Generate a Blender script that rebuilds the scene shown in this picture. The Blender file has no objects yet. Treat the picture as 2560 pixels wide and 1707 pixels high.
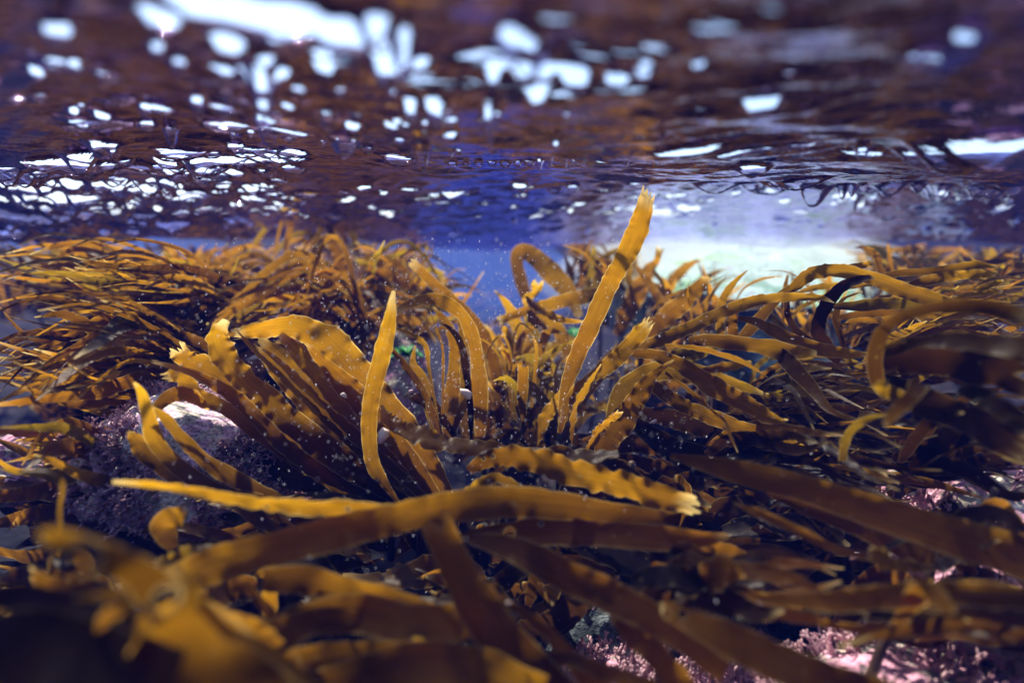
import bpy, math, random
import numpy as np
from mathutils import Vector, Matrix, noise as mnoise

rad = math.radians
scene = bpy.context.scene
C = scene.collection

# ------------------------------------------------------------------ camera
CAM = Vector((0.0, 0.0, -0.14))
PITCH = rad(-9.1)
cd = bpy.data.cameras.new("camera")
cd.sensor_width = 36.0
cd.lens = 20.0
cd.clip_start = 0.01
cd.clip_end = 500.0
cd.dof.use_dof = True
cd.dof.focus_distance = 0.88
cd.dof.aperture_fstop = 1.25
cam = bpy.data.objects.new("camera", cd)
cam.location = CAM
cam.rotation_euler = (rad(90) + PITCH, 0, 0)
C.objects.link(cam)
scene.camera = cam

# ------------------------------------------------------------------ sky and sun
SUN_EL, SUN_AZ = rad(60), rad(-34)          # azimuth from +Y (the view), minus = to the left
w = bpy.data.worlds.new("World")
scene.world = w
w.use_nodes = True
nt = w.node_tree
nt.nodes.clear()
sky = nt.nodes.new("ShaderNodeTexSky")
sky.sky_type = 'NISHITA'
sky.sun_disc = False
sky.sun_elevation = SUN_EL
sky.sun_rotation = SUN_AZ
bg = nt.nodes.new("ShaderNodeBackground")
bg.inputs[1].default_value = 0.15
wo = nt.nodes.new("ShaderNodeOutputWorld")
nt.links.new(sky.outputs[0], bg.inputs[0])
nt.links.new(bg.outputs[0], wo.inputs[0])
sd = bpy.data.lights.new("sun", 'SUN')
sd.energy = 5.0
sd.angle = rad(1.2)
sd.color = (1.0, 0.92, 0.80)
sun = bpy.data.objects.new("sun", sd)
sdir = Vector((math.sin(SUN_AZ) * math.cos(SUN_EL), math.cos(SUN_AZ) * math.cos(SUN_EL), math.sin(SUN_EL)))
sun.rotation_euler = sdir.to_track_quat('Z', 'Y').to_euler()
sun.location = sdir * 5
C.objects.link(sun)

scene.view_settings.view_transform = 'Standard'
scene.view_settings.look = 'None'
scene.view_settings.exposure = 1.18
scene.view_settings.gamma = 1.0
cy = scene.cycles
cy.use_denoising = True
cy.max_bounces = 10
cy.diffuse_bounces = 3
cy.glossy_bounces = 4
cy.transmission_bounces = 4
cy.transparent_max_bounces = 16
cy.volume_bounces = 1
cy.sample_clamp_indirect = 6.0

# ------------------------------------------------------------------ helpers
# the photograph was measured on several enlargements; each converts to the 2560-px frame
REG = {'O': (0.9188, 0, 0), 'A': (2.735, 0, 560), 'B': (2.735, 850, 560), 'C': (2.735, 1700, 560),
       'D': (2.584, 0, 1100), 'E': (2.584, 850, 1100), 'F': (2.584, 1700, 1100)}
FPX = 2560 * 20.0 / 36.0
CR = cam.rotation_euler.to_matrix()


def at(x, y, d, reg='O'):
    k, ox, oy = REG[reg]
    u = x / k + ox - 1280
    v = y / k + oy - 853.5
    return CAM + CR @ Vector((u / FPX * d, -v / FPX * d, -d))


def wid(wp, d, reg='O'):
    return wp / REG[reg][0] / FPX * d


def seabed_z(x, y):
    r = math.hypot(x, y)
    z = -0.80 + 0.07 * mnoise.noise(Vector((x * 1.3, y * 1.3, 3.1))) + 0.05 * mnoise.noise(Vector((x * 3.7, y * 3.7, 8.1)))
    z += 0.015 * mnoise.noise(Vector((x * 13, y * 13, 1.1)))
    if r > 3.6:
        t = min(1.0, (r - 3.6) / 3.6)
        z += 1.05 * t * t * (3 - 2 * t)
    return z


def link(name, me, mats, parent=None):
    o = bpy.data.objects.new(name, me)
    for m in (mats if isinstance(mats, (list, tuple)) else [mats]):
        me.materials.append(m)
    C.objects.link(o)
    if parent is not None:
        o.parent = parent
        o.matrix_parent_inverse = parent.matrix_world.inverted()
    return o


def tag(o, label=None, cat=None, group=None, kind=None):
    if label: o['label'] = label
    if cat: o['category'] = cat
    if group: o['group'] = group
    if kind: o['kind'] = kind
    return o


def empty(name, loc):
    o = bpy.data.objects.new(name, None)
    o.empty_display_size = 0.02
    o.location = loc
    C.objects.link(o)
    o.matrix_world = Matrix.Translation(loc)
    return o


def mesh_from(name, verts, faces, smooth=True):
    me = bpy.data.meshes.new(name)
    me.from_pydata(verts, [], faces)
    if smooth:
        me.polygons.foreach_set("use_smooth", [True] * len(me.polygons))
    me.update()
    return me


def grid_mesh(name, P, attr=None, uv=None):
    """P: (nr, nc, 3) array of points -> quad sheet"""
    nr, nc, _ = P.shape
    i = np.arange(nr * nc).reshape(nr, nc)
    f = np.stack([i[:-1, :-1], i[:-1, 1:], i[1:, 1:], i[1:, :-1]], -1).reshape(-1, 4)
    me = bpy.data.meshes.new(name)
    me.vertices.add(nr * nc)
    me.vertices.foreach_set("co", P.reshape(-1).astype(np.float32))
    nf = len(f)
    me.loops.add(nf * 4)
    me.loops.foreach_set("vertex_index", f.reshape(-1).astype(np.int32))
    me.polygons.add(nf)
    me.polygons.foreach_set("loop_start", np.arange(0, nf * 4, 4, dtype=np.int32))
    me.polygons.foreach_set("use_smooth", np.ones(nf, dtype=bool))
    me.update(calc_edges=True)
    if attr is not None:
        a = me.attributes.new("blade", 'FLOAT_COLOR', 'POINT')
        a.data.foreach_set("color", attr.reshape(-1).astype(np.float32))
        if uv is not None:
            b = me.attributes.new("lie", 'FLOAT_VECTOR', 'POINT')
            b.data.foreach_set("vector", uv.reshape(-1).astype(np.float32))
    me.validate()
    return me


def new_mat(name):
    m = bpy.data.materials.new(name)
    m.use_nodes = True
    m.node_tree.nodes.clear()
    return m, m.node_tree.nodes, m.node_tree.links


def ramp(N, stops):
    r = N.new("ShaderNodeValToRGB")
    e = r.color_ramp.elements
    while len(e) < len(stops):
        e.new(0.5)
    for k, (p, c) in enumerate(stops):
        e[k].position = p
        e[k].color = (*c, 1) if len(c) == 3 else c
    return r


def math_node(N, L, op, a, b=None, clamp=False):
    m = N.new("ShaderNodeMath")
    m.operation = op
    m.use_clamp = clamp
    for k, v in enumerate((a, b)):
        if v is None: continue
        if hasattr(v, 'links'): L.new(v, m.inputs[k])
        else: m.inputs[k].default_value = v
    return m.outputs[0]


def mix_col(N, L, fac, a, b, mode='MIX'):
    m = N.new("ShaderNodeMix")
    m.data_type = 'RGBA'
    m.blend_type = mode
    for inp, v in ((m.inputs[0], fac), (m.inputs[6], a), (m.inputs[7], b)):
        if hasattr(v, 'links'): L.new(v, inp)
        elif isinstance(v, (tuple, list)): inp.default_value = (*v, 1)
        else: inp.default_value = v
    return m.outputs[2]


# ------------------------------------------------------------------ materials
def kelp_material(name, c_a, c_b, glow, trans, rim=0.4):
    """c_a, c_b two browns of the blade, glow the colour light takes on passing through it"""
    m, N, L = new_mat(name)
    at_ = N.new("ShaderNodeAttribute"); at_.attribute_name = "blade"
    sep = N.new("ShaderNodeSeparateColor"); L.new(at_.outputs["Color"], sep.inputs[0])
    edge, hole, tip = sep.outputs[0], sep.outputs[1], sep.outputs[2]     # margin 0..1, hole distance, tip 0..1
    oi = N.new("ShaderNodeObjectInfo")
    tc = N.new("ShaderNodeTexCoord")
    n1 = N.new("ShaderNodeTexNoise"); n1.inputs["Scale"].default_value = 14; n1.inputs["Detail"].default_value = 5
    L.new(tc.outputs["Object"], n1.inputs["Vector"])
    n2 = N.new("ShaderNodeTexNoise"); n2.inputs["Scale"].default_value = 120; n2.inputs["Detail"].default_value = 4
    L.new(tc.outputs["Object"], n2.inputs["Vector"])
    la = N.new("ShaderNodeAttribute"); la.attribute_name = "lie"
    lm = N.new("ShaderNodeMapping"); lm.inputs["Scale"].default_value = (330, 14, 1)
    L.new(la.outputs["Vector"], lm.inputs[0])
    n3 = N.new("ShaderNodeTexNoise"); n3.inputs["Scale"].default_value = 1; n3.inputs["Detail"].default_value = 3
    L.new(lm.outputs[0], n3.inputs["Vector"])
    st = ramp(N, [(0.30, (0.50, 0.45, 0.40)), (0.55, (1, 1, 1)), (0.75, (1.35, 1.3, 1.2))]); L.new(n3.outputs[0], st.inputs[0])
    f = math_node(N, L, 'ADD', math_node(N, L, 'MULTIPLY', n1.outputs[0], 1.5), math_node(N, L, 'MULTIPLY', oi.outputs["Random"], 0.9))
    f = math_node(N, L, 'SUBTRACT', f, 0.75, clamp=True)
    base = mix_col(N, L, f, c_a, c_b)
    sp = ramp(N, [(0.30, (0.55, 0.50, 0.45)), (0.50, (1, 1, 1)), (0.72, (1.25, 1.2, 1.1))])
    L.new(n2.outputs[0], sp.inputs[0])
    base = mix_col(N, L, 0.6, base, sp.outputs[0], 'MULTIPLY')
    base = mix_col(N, L, 0.4, base, st.outputs[0], 'MULTIPLY')
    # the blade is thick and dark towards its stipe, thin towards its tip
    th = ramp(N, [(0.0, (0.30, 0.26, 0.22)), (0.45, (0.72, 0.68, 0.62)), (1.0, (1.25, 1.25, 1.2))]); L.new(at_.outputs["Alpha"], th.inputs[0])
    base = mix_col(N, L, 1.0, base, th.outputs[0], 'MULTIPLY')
    # edge glow painted along the margin; paler torn tip and hole rims
    em = ramp(N, [(0.90, (0, 0, 0)), (0.98, (1, 1, 1))]); L.new(edge, em.inputs[0])
    hr = ramp(N, [(0.26, (0.55, 0.55, 0.55)), (0.32, (0, 0, 0))]); L.new(hole, hr.inputs[0])
    pale = math_node(N, L, 'MAXIMUM', math_node(N, L, 'MULTIPLY', em.outputs[0], rim), hr.outputs[0])
    pale = math_node(N, L, 'MAXIMUM', pale, tip)
    vo = N.new("ShaderNodeTexVoronoi"); vo.inputs["Scale"].default_value = 55
    L.new(tc.outputs["Object"], vo.inputs["Vector"])
    vs = ramp(N, [(0.05, (1, 1, 1)), (0.10, (0, 0, 0))]); L.new(vo.outputs["Distance"], vs.inputs[0])  # pale spots: scars and small painted glints
    pale = math_node(N, L, 'MAXIMUM', pale, math_node(N, L, 'MULTIPLY', vs.outputs[0], 0.2))
    base = mix_col(N, L, math_node(N, L, 'MULTIPLY', pale, 0.85), base, (0.62, 0.47, 0.20))
    glowc = mix_col(N, L, f, glow, tuple(g * k for g, k in zip(glow, (0.75, 0.6, 0.5))))
    glowc = mix_col(N, L, 0.4, glowc, st.outputs[0], 'MULTIPLY')
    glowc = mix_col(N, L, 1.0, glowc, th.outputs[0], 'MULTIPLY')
    glowc = mix_col(N, L, pale, glowc, (0.85, 0.66, 0.25))
    bp = N.new("ShaderNodeBump"); bp.inputs["Strength"].default_value = 0.35; bp.inputs["Distance"].default_value = 0.0015
    L.new(n2.outputs[0], bp.inputs["Height"])
    p = N.new("ShaderNodeBsdfPrincipled")
    L.new(base, p.inputs["Base Color"])
    L.new(bp.outputs[0], p.inputs["Normal"])
    p.inputs["Roughness"].default_value = 0.42
    p.inputs["Specular IOR Level"].default_value = 0.12
    t = N.new("ShaderNodeBsdfTranslucent"); L.new(glowc, t.inputs[0]); L.new(bp.outputs[0], t.inputs[1])
    mx = N.new("ShaderNodeMixShader"); mx.inputs[0].default_value = trans
    L.new(p.outputs[0], mx.inputs[1]); L.new(t.outputs[0], mx.inputs[2])
    tr = N.new("ShaderNodeBsdfTransparent")
    cut = math_node(N, L, 'LESS_THAN', hole, 0.25)
    mh = N.new("ShaderNodeMixShader"); L.new(cut, mh.inputs[0])
    L.new(mx.outputs[0], mh.inputs[1]); L.new(tr.outputs[0], mh.inputs[2])
    o = N.new("ShaderNodeOutputMaterial"); L.new(mh.outputs[0], o.inputs[0])
    return m


KELP = {
    'brown': kelp_material("kelp_brown", (0.0541, 0.0282, 0.0010), (0.0291, 0.0136, 0.0006), (0.3744, 0.1944, 0.0020), 0.62, .4),
    'gold': kelp_material("kelp_gold", (0.1092, 0.0610, 0.0018), (0.0624, 0.0316, 0.0010), (0.5600, 0.3080, 0.0036), 0.64, .6),
    'umber': kelp_material("kelp_umber", (0.0728, 0.0362, 0.0005), (0.0458, 0.0209, 0.0003), (0.4576, 0.2260, 0.0010), 0.6, .3),
    'shade': kelp_material("kelp_shade", (0.030, 0.0145, 0.0005), (0.018, 0.0080, 0.0003), (0.17, 0.080, 0.0008), 0.55, .2),  # same kelp with shade put into its colour
    'dark': kelp_material("kelp_dark", (0.0125, 0.0062, 0.0006), (0.0073, 0.0036, 0.0006), (0.0832, 0.0384, 0.0010), 0.45, .10),  # darkest copy, colour stands in for shade low down and at the edges
    'olive': kelp_material("kelp_olive", (0.0541, 0.0350, 0.0012), (0.0291, 0.0169, 0.0008), (0.3328, 0.2203, 0.0030), 0.6, .4),
}


def rock_material(name, cols, pink=0.5, pinkc=(0.52, 0.26, 0.36), scale=9.0):
    m, N, L = new_mat(name)
    tc = N.new("ShaderNodeTexCoord")
    n = N.new("ShaderNodeTexNoise"); n.inputs["Scale"].default_value = scale; n.inputs["Detail"].default_value = 8
    L.new(tc.outputs["Object"], n.inputs["Vector"])
    r = ramp(N, [(0.35, cols[0]), (0.5, cols[1]), (0.66, cols[2])]); L.new(n.outputs[0], r.inputs[0])
    n2 = N.new("ShaderNodeTexNoise"); n2.inputs["Scale"].default_value = scale * 1.6; n2.inputs["Detail"].default_value = 6
    n2.inputs["Roughness"].default_value = 0.7
    mp = N.new("ShaderNodeMapping"); mp.inputs["Location"].default_value = (4, 7, 2)
    L.new(tc.outputs["Object"], mp.inputs[0]); L.new(mp.outputs[0], n2.inputs["Vector"])
    pr = ramp(N, [(0.60 - 0.25 * pink, (0, 0, 0)), (0.66 - 0.25 * pink, (1, 1, 1))]); L.new(n2.outputs[0], pr.inputs[0])
    vo = N.new("ShaderNodeTexVoronoi"); vo.inputs["Scale"].default_value = scale * 14
    L.new(tc.outputs["Object"], vo.inputs["Vector"])
    pk = mix_col(N, L, vo.outputs["Distance"], pinkc, tuple(min(1, c * 1.7) for c in pinkc))
    col = mix_col(N, L, pr.outputs[0], r.outputs[0], pk)
    n3 = N.new("ShaderNodeTexNoise"); n3.inputs["Scale"].default_value = scale * 9; n3.inputs["Detail"].default_value = 6
    L.new(tc.outputs["Object"], n3.inputs["Vector"])
    sp = ramp(N, [(0.38, (0.25, 0.25, 0.28)), (0.52, (1, 1, 1))]); L.new(n3.outputs[0], sp.inputs[0])
    col = mix_col(N, L, 0.7, col, sp.outputs[0], 'MULTIPLY')
    b = N.new("ShaderNodeBump"); b.inputs["Strength"].default_value = 0.9; b.inputs["Distance"].default_value = 0.01
    L.new(n3.outputs[0], b.inputs["Height"])
    p = N.new("ShaderNodeBsdfPrincipled"); p.inputs["Roughness"].default_value = 0.85; p.inputs["Specular IOR Level"].default_value = 0.12
    L.new(col, p.inputs["Base Color"]); L.new(b.outputs[0], p.inputs["Normal"])
    o = N.new("ShaderNodeOutputMaterial"); L.new(p.outputs[0], o.inputs[0])
    return m


M_SEABED = rock_material("seabed_rock", ((0.004, 0.005, 0.009), (0.010, 0.010, 0.014), (0.035, 0.028, 0.030)), -0.3)
M_BOULDER = rock_material("encrusted_rock", ((0.05, 0.05, 0.05), (0.42, 0.38, 0.30), (0.80, 0.74, 0.58)), 0.55, (0.45, 0.23, 0.30), 12)
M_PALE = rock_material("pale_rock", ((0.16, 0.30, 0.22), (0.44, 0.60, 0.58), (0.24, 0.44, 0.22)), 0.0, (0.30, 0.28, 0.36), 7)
M_CREAM = rock_material("cream_encrusted_rock", ((0.12, 0.11, 0.10), (0.78, 0.72, 0.58), (0.95, 0.92, 0.78)), 0.5, (0.74, 0.42, 0.50), 16)
M_DARKROCK = rock_material("dark_rock", ((0.008, 0.012, 0.014), (0.03, 0.04, 0.045), (0.16, 0.19, 0.20)), 0.05, (0.3, 0.16, 0.24), 22)


def plain_mat(name, ca, cb, rough=0.6, trans=0.0, scale=60):
    m, N, L = new_mat(name)
    tc = N.new("ShaderNodeTexCoord")
    n = N.new("ShaderNodeTexNoise"); n.inputs["Scale"].default_value = scale; n.inputs["Detail"].default_value = 4
    L.new(tc.outputs["Object"], n.inputs["Vector"])
    r = ramp(N, [(0.38, ca), (0.62, cb)]); L.new(n.outputs[0], r.inputs[0])
    p = N.new("ShaderNodeBsdfPrincipled"); p.inputs["Roughness"].default_value = rough
    L.new(r.outputs[0], p.inputs["Base Color"])
    o = N.new("ShaderNodeOutputMaterial")
    if trans:
        t = N.new("ShaderNodeBsdfTranslucent"); L.new(r.outputs[0], t.inputs[0])
        mx = N.new("ShaderNodeMixShader"); mx.inputs[0].default_value = trans
        L.new(p.outputs[0], mx.inputs[1]); L.new(t.outputs[0], mx.inputs[2]); L.new(mx.outputs[0], o.inputs[0])
    else:
        L.new(p.outputs[0], o.inputs[0])
    return m


M_CORAL = plain_mat("coralline_pink", (0.24, 0.10, 0.14), (0.80, 0.54, 0.58), 0.6, 0.3, 45)
M_GREEN = plain_mat("sea_lettuce", (0.01, 0.16, 0.03), (0.03, 0.34, 0.05), 0.4, 0.4, 60)
M_MOTE = plain_mat("mote", (0.85, 0.85, 0.88), (0.9, 0.9, 0.92), 0.4, 0.4, 20)
M_SHELL = plain_mat("shell", (0.85, 0.78, 0.66), (0.85, 0.62, 0.62), 0.3, 0.2, 90)
M_HOLD = plain_mat("holdfast", (0.025, 0.012, 0.004), (0.05, 0.025, 0.007), 0.6, 0.0, 40)

# ------------------------------------------------------------------ water surface, seen from below
def water_material():
    m, N, L = new_mat("water_surface")
    tc = N.new("ShaderNodeTexCoord")
    mp = N.new("ShaderNodeMapping"); mp.inputs["Scale"].default_value = (0.40, 1.5, 1.0)
    L.new(tc.outputs["Object"], mp.inputs[0])
    n = N.new("ShaderNodeTexNoise"); n.inputs["Scale"].default_value = 26; n.inputs["Detail"].default_value = 3
    n.inputs["Distortion"].default_value = 0.8
    L.new(mp.outputs[0], n.inputs["Vector"])
    b = N.new("ShaderNodeBump"); b.inputs["Strength"].default_value = 0.20; b.inputs["Distance"].default_value = 0.012
    L.new(n.outputs[0], b.inputs["Height"])
    n2 = N.new("ShaderNodeTexNoise"); n2.inputs["Scale"].default_value = 75; n2.inputs["Detail"].default_value = 2
    L.new(mp.outputs[0], n2.inputs["Vector"])
    b2 = N.new("ShaderNodeBump"); b2.inputs["Strength"].default_value = 0.30; b2.inputs["Distance"].default_value = 0.005
    L.new(n2.outputs[0], b2.inputs["Height"]); L.new(b.outputs[0], b2.inputs["Normal"])
    b = b2
    fr = N.new("ShaderNodeFresnel"); fr.inputs["IOR"].default_value = 1.333
    L.new(b.outputs[0], fr.inputs["Normal"])
    g = N.new("ShaderNodeBsdfGlossy"); g.inputs["Roughness"].default_value = 0.0
    g.inputs["Color"].default_value = (0.56, 0.50, 0.86, 1)
    L.new(b.outputs[0], g.inputs["Normal"])
    t = N.new("ShaderNodeBsdfTransparent")
    mx = N.new("ShaderNodeMixShader")
    L.new(fr.outputs[0], mx.inputs[0]); L.new(t.outputs[0], mx.inputs[1]); L.new(g.outputs[0], mx.inputs[2])
    o = N.new("ShaderNodeOutputMaterial"); L.new(mx.outputs[0], o.inputs[0])
    return m


def build_water():
    rs = np.random.RandomState(2)
    fine = np.linspace(rad(-50), rad(50), 1300)
    coarse = np.linspace(rad(50), rad(310), 140)[1:]
    th = np.concatenate([fine, coarse])
    r = np.concatenate([np.linspace(0.0, 0.16, 12)[:-1], np.geomspace(0.16, 3.2, 780)[:-1], np.geomspace(3.2, 9.5, 110)])
    R, T = np.meshgrid(r, th, indexing='ij')
    X, Y = R * np.sin(T), R * np.cos(T)
    Z = np.zeros_like(X)
    for lam, amp, n in ((1.7, 0.011, 4), (0.8, 0.0065, 6), (0.38, 0.0036, 9), (0.16, 0.0026, 14), (0.075, 0.0016, 18), (0.036, 0.0006, 18)):
        for k in range(n):
            l = lam * rs.uniform(0.7, 1.4)
            a = rs.normal(rad(82), rad(34 if lam > .3 else 22))
            ph = rs.uniform(0, 6.283)
            kk = 6.2832 / l
            s = np.sin(kk * (X * math.cos(a) + Y * math.sin(a)) + ph + 0.9 * np.sin(X * 2.1 + ph) + 0.5 * np.sin(Y * 3.3 + ph))
            Z += amp * rs.uniform(0.5, 1.2) * s / math.sqrt(n) * 1.5
    # a lower swell further out hides the far edge of the surface
    def swell(X, Y):
        sw = 2.05 + 0.18 * np.sin(X * 1.7 + .6) + 0.05 * np.sin(X * 4.1)
        return -(0.108 + 0.018 * np.sin(X * 2.6 + 0.4) + 0.010 * np.sin(X * 6.3 + 2.0) + 0.005 * np.sin(X * 13 + 1.0)) * np.exp(-((np.abs(Y) - sw) / 0.48) ** 2)
    Z += swell(X, Y)
    far = np.clip((R - 0.9) / 0.7, 0, 1)
    Z += far * 0.0020 * np.sin(6.2832 / 0.085 * (Y + 0.05 * np.sin(3 * X) + 0.12 * X) + 2.5 * np.sin(2.3 * X + Y))
    Z += far * 0.0013 * np.sin(6.2832 / 0.047 * (Y - 0.18 * X + 0.02 * np.sin(9 * X)) + 2.0 * np.sin(5.1 * X))
    Z += far * 0.0012 * np.sin(6.2832 / 0.06 * (0.5 * Y + 0.8 * X) + 1.5 * np.sin(4.0 * Y))
    # short steep wavelets that let the sky through: x, y, width, height, slope (pixels of the 2352 picture)
    H = -CAM.z
    rw = np.random.RandomState(3)
    for (px, py, wp, hp, sl) in WAVELETS:
        p = at(px, py + hp * 0.2, 1.0) - CAM
        if p.z < 0.012: continue
        t = H / p.z
        for q in np.linspace(.2, 3.0, 300):
            if CAM.z + p.z * q > float(swell(np.array(p.x * q), np.array(p.y * q))):
                t = min(t, q)
                break
        cx, cy_ = p.x * t, p.y * t
        d = math.hypot(cx, cy_)
        A = (1.05 + 0.35 * min(1, max(0, (d - 0.5)))) * hp / 1307 * d
        a = max(0.55 * wp / 1307 * d, 0.002)
        b = A / 1.6
        m = (np.abs(X - cx) < 3.5 * (a + b)) & (np.abs(Y - cy_) < 3.5 * (a + b))
        if not m.any(): continue
        ux, uy = cx / d, cy_ / d                   # away from the viewer
        dx, dy = X[m] - cx, Y[m] - cy_
        v = dx * ux + dy * uy
        u = dx * uy - dy * ux
        v = v + sl * u * 2.0
        Z[m] -= A * np.exp(-(np.abs(u) / a) ** 2.6 - (v / b) ** 2)
    P = np.stack([X, Y, Z], -1)
    me = grid_mesh("water_surface", P)
    o = link("water_surface", me, water_material())
    tag(o, kind='structure')
    return o


WAVELETS = [
    (560, 12, 230, 46, 0), (660, 20, 80, 40, 0), (520, 68, 46, 26, 0), (597, 120, 40, 90, 0), (370, 18, 60, 34, 0.1), (795, 45, 80, 62, 0), (862, 25, 50, 50, 0),
    (890, 90, 74, 74, 0), (926, 50, 34, 80, 0.2), (1215, 40, 80, 84, -0.3), (1165, 20, 40, 40, 0), (1325, 118, 52, 36, 0), (1480, 103, 34, 34, 0),
    (750, 218, 34, 36, 0), (530, 185, 34, 26, 0), (600, 205, 28, 26, 0), (940, 180, 28, 40, 0), (1000, 175, 44, 48, -0.3), (1755, 172, 60, 28, 0),
    (2150, 60, 80, 40, -0.5), (2235, 15, 40, 24, -0.5), (785, 275, 50, 40, 0.4), (968, 285, 36, 56, 0), (1120, 180, 18, 60, 0), (250, 170, 38, 16, 0),
    (85, 185, 20, 16, 0), (115, 172, 22, 14, 0), (600, 255, 24, 20, 0), (450, 215, 24, 26, 0), (512, 232, 60, 18, 0), (270, 240, 60, 14, .2), (362, 262, 50, 15, .3),
    (190, 265, 16, 16, 0), (240, 292, 100, 18, .12), (180, 302, 46, 16, 0), (340, 298, 26, 14, 0), (395, 310, 22, 26, -.3), (510, 295, 80, 24, .1), (650, 303, 96, 14, .15),
    (785, 320, 60, 18, .1), (840, 325, 34, 14, 0), (915, 342, 60, 16, .1), (180, 345, 40, 30, 0), (238, 330, 42, 22, 0), (205, 372, 30, 16, 0), (262, 345, 18, 14, 0),
    (415, 350, 76, 14, .2), (390, 365, 56, 12, .1), (505, 371, 86, 15, .25), (540, 341, 30, 12, 0), (312, 400, 136, 14, .15), (455, 402, 130, 18, .2), (330, 376, 90, 10, .1),
    (600, 440, 60, 15, .1), (60, 391, 80, 18, .05), (15, 366, 34, 20, 0), (65, 430, 24, 18, 0), (140, 450, 30, 14, 0), (210, 425, 20, 14, 0), (272, 432, 34, 12, 0),
    (160, 425, 26, 16, 0), (30, 470, 50, 12, 0), (360, 440, 60, 10, .2), (430, 450, 60, 10, .2), (110, 480, 50, 10, 0), (520, 430, 50, 10, .2), (20, 510, 60, 10, 0),
    (250, 470, 60, 9, .1), (330, 490, 50, 8, .1), (480, 478, 70, 9, .1), (570, 480, 60, 9, .1), (400, 510, 50, 8, .1), (130, 520, 44, 7, .1),
    (1040, 346, 22, 12, 0), (1070, 347, 18, 10, 0), (1100, 344, 18, 14, 0), (1130, 348, 18, 10, 0), (1160, 345, 22, 12, 0), (1190, 343, 16, 12, 0), (1215, 339, 22, 14, 0),
    (1240, 332, 12, 20, -.2), (1265, 322, 10, 22, -.2), (1330, 328, 34, 16, 0), (1300, 312, 8, 24, -.3), (1360, 322, 16, 12, 0), (1440, 322, 12, 16, -.3), (1505, 322, 12, 10, 0),
    (2300, 250, 130, 46, -.30), (2210, 266, 110, 44, -.30), (2130, 286, 70, 26, -.30), (1985, 290, 22, 20, 0), (1740, 335, 54, 18, -.1), (1640, 405, 64, 18, 0),
    (1760, 424, 90, 24, 0), (1855, 372, 60, 14, 0), (1872, 408, 46, 30, -.3), (1790, 378, 60, 14, .2), (1938, 412, 14, 18, -.5), (1980, 385, 22, 11, 0), (1960, 408, 14, 18, -.5),
    (2047, 411, 40, 17, 0), (2112, 415, 18, 11, 0), (2140, 446, 20, 15, 0), (2163, 462, 18, 12, 0), (2165, 432, 16, 10, 0), (2280, 425, 34, 17, 0), (2238, 428, 20, 13, 0),
    (2330, 433, 26, 14, 0), (2310, 458, 24, 14, 0), (1963, 467, 12, 22, -.5), (2030, 517, 26, 6, 0), (1860, 517, 24, 6, 0), (1890, 515, 20, 7, 0), (1935, 565, 34, 8, 0),
    (2240, 568, 52, 9, 0), (2290, 558, 36, 10, 0), (2150, 560, 24, 8, 0), (2346, 552, 26, 10, 0), (2075, 567, 22, 6, 0), (1560, 492, 110, 12, -.2), (1620, 470, 60, 8, 0),
    (1700, 290, 120, 12, 0), (1580, 284, 120, 12, 0), (1830, 285, 80, 14, -.2), (1990, 300, 60, 10, -.2), (1780, 255, 60, 14, -.2)]
_r = random.Random(12)
for _k in range(400):
    _x = _r.uniform(-20, 2370); _y = _r.uniform(420, 556)
    if _r.random() < 0.5: _x = _r.uniform(0, 700); _y = _r.uniform(350, 550)
    _s = (560 - _y) / 100
    WAVELETS.append((_x, _y, _r.uniform(12, 44) * (0.5 + 0.6 * _s), _r.uniform(4, 8) * (0.6 + 0.8 * _s), _r.uniform(-.3, .3)))
for _k in range(75):
    _x = _r.gauss(850, 380); _y = _r.uniform(50, 330)
    _s = (360 - _y) / 300
    WAVELETS.append((_x, _y, _r.uniform(12, 30) * (0.7 + _s), _r.uniform(9, 20) * (0.6 + _s), _r.uniform(-.3, .3)))
build_water()

# ------------------------------------------------------------------ seabed
def build_seabed():
    th = np.linspace(-math.pi, math.pi, 420)
    r = np.concatenate([np.linspace(0, 0.25, 6)[:-1], np.geomspace(0.25, 9.6, 260)])
    P = np.zeros((len(r), len(th), 3))
    for i, rr in enumerate(r):
        for j, t in enumerate(th):
            x, y = rr * math.sin(t), rr * math.cos(t)
            P[i, j] = (x, y, seabed_z(x, y))
    o = link("seabed", grid_mesh("seabed", P[:, ::-1]), M_SEABED)
    tag(o, kind='structure')


build_seabed()


# ------------------------------------------------------------------ rocks
def rock(center, size, seed, mat, label, rough=0.25, rot=0.0, name="boulder"):
    import bmesh
    bm = bmesh.new()
    bmesh.ops.create_icosphere(bm, subdivisions=6, radius=1.0)
    R = Matrix.Rotation(rot, 3, 'Z')
    for v in bm.verts:
        p = v.co.copy()
        q = p + Vector((seed * 3.7, seed * 1.9, seed))
        n = mnoise.fractal(q * 1.4, 1.0, 2.1, 4) * rough + abs(mnoise.noise(q * 4.2)) * rough * 0.35 + mnoise.noise(q * 13) * rough * 0.10 + mnoise.noise(q * 31) * rough * 0.05
        p = p * (1 + n)
        # a few flat faces, as broken rock has
        for k in range(5):
            rr = random.Random(seed * 31 + k)
            d = Vector((rr.uniform(-1, 1), rr.uniform(-1, 1), rr.uniform(-.2, 1))).normalized()
            lim = rr.uniform(0.62, 0.85)
            e = p.dot(d)
            if e > lim: p -= d * (e - lim) * 0.85
        v.co = R @ Vector((p.x * size[0], p.y * size[1], p.z * size[2]))
    me = bpy.data.meshes.new(name); bm.to_mesh(me); bm.free()
    me.polygons.foreach_set("use_smooth", [True] * len(me.polygons))
    o = link(name, me, mat)
    o.location = center
    bpy.context.view_layer.update()
    return tag(o, label, "rock")


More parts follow.
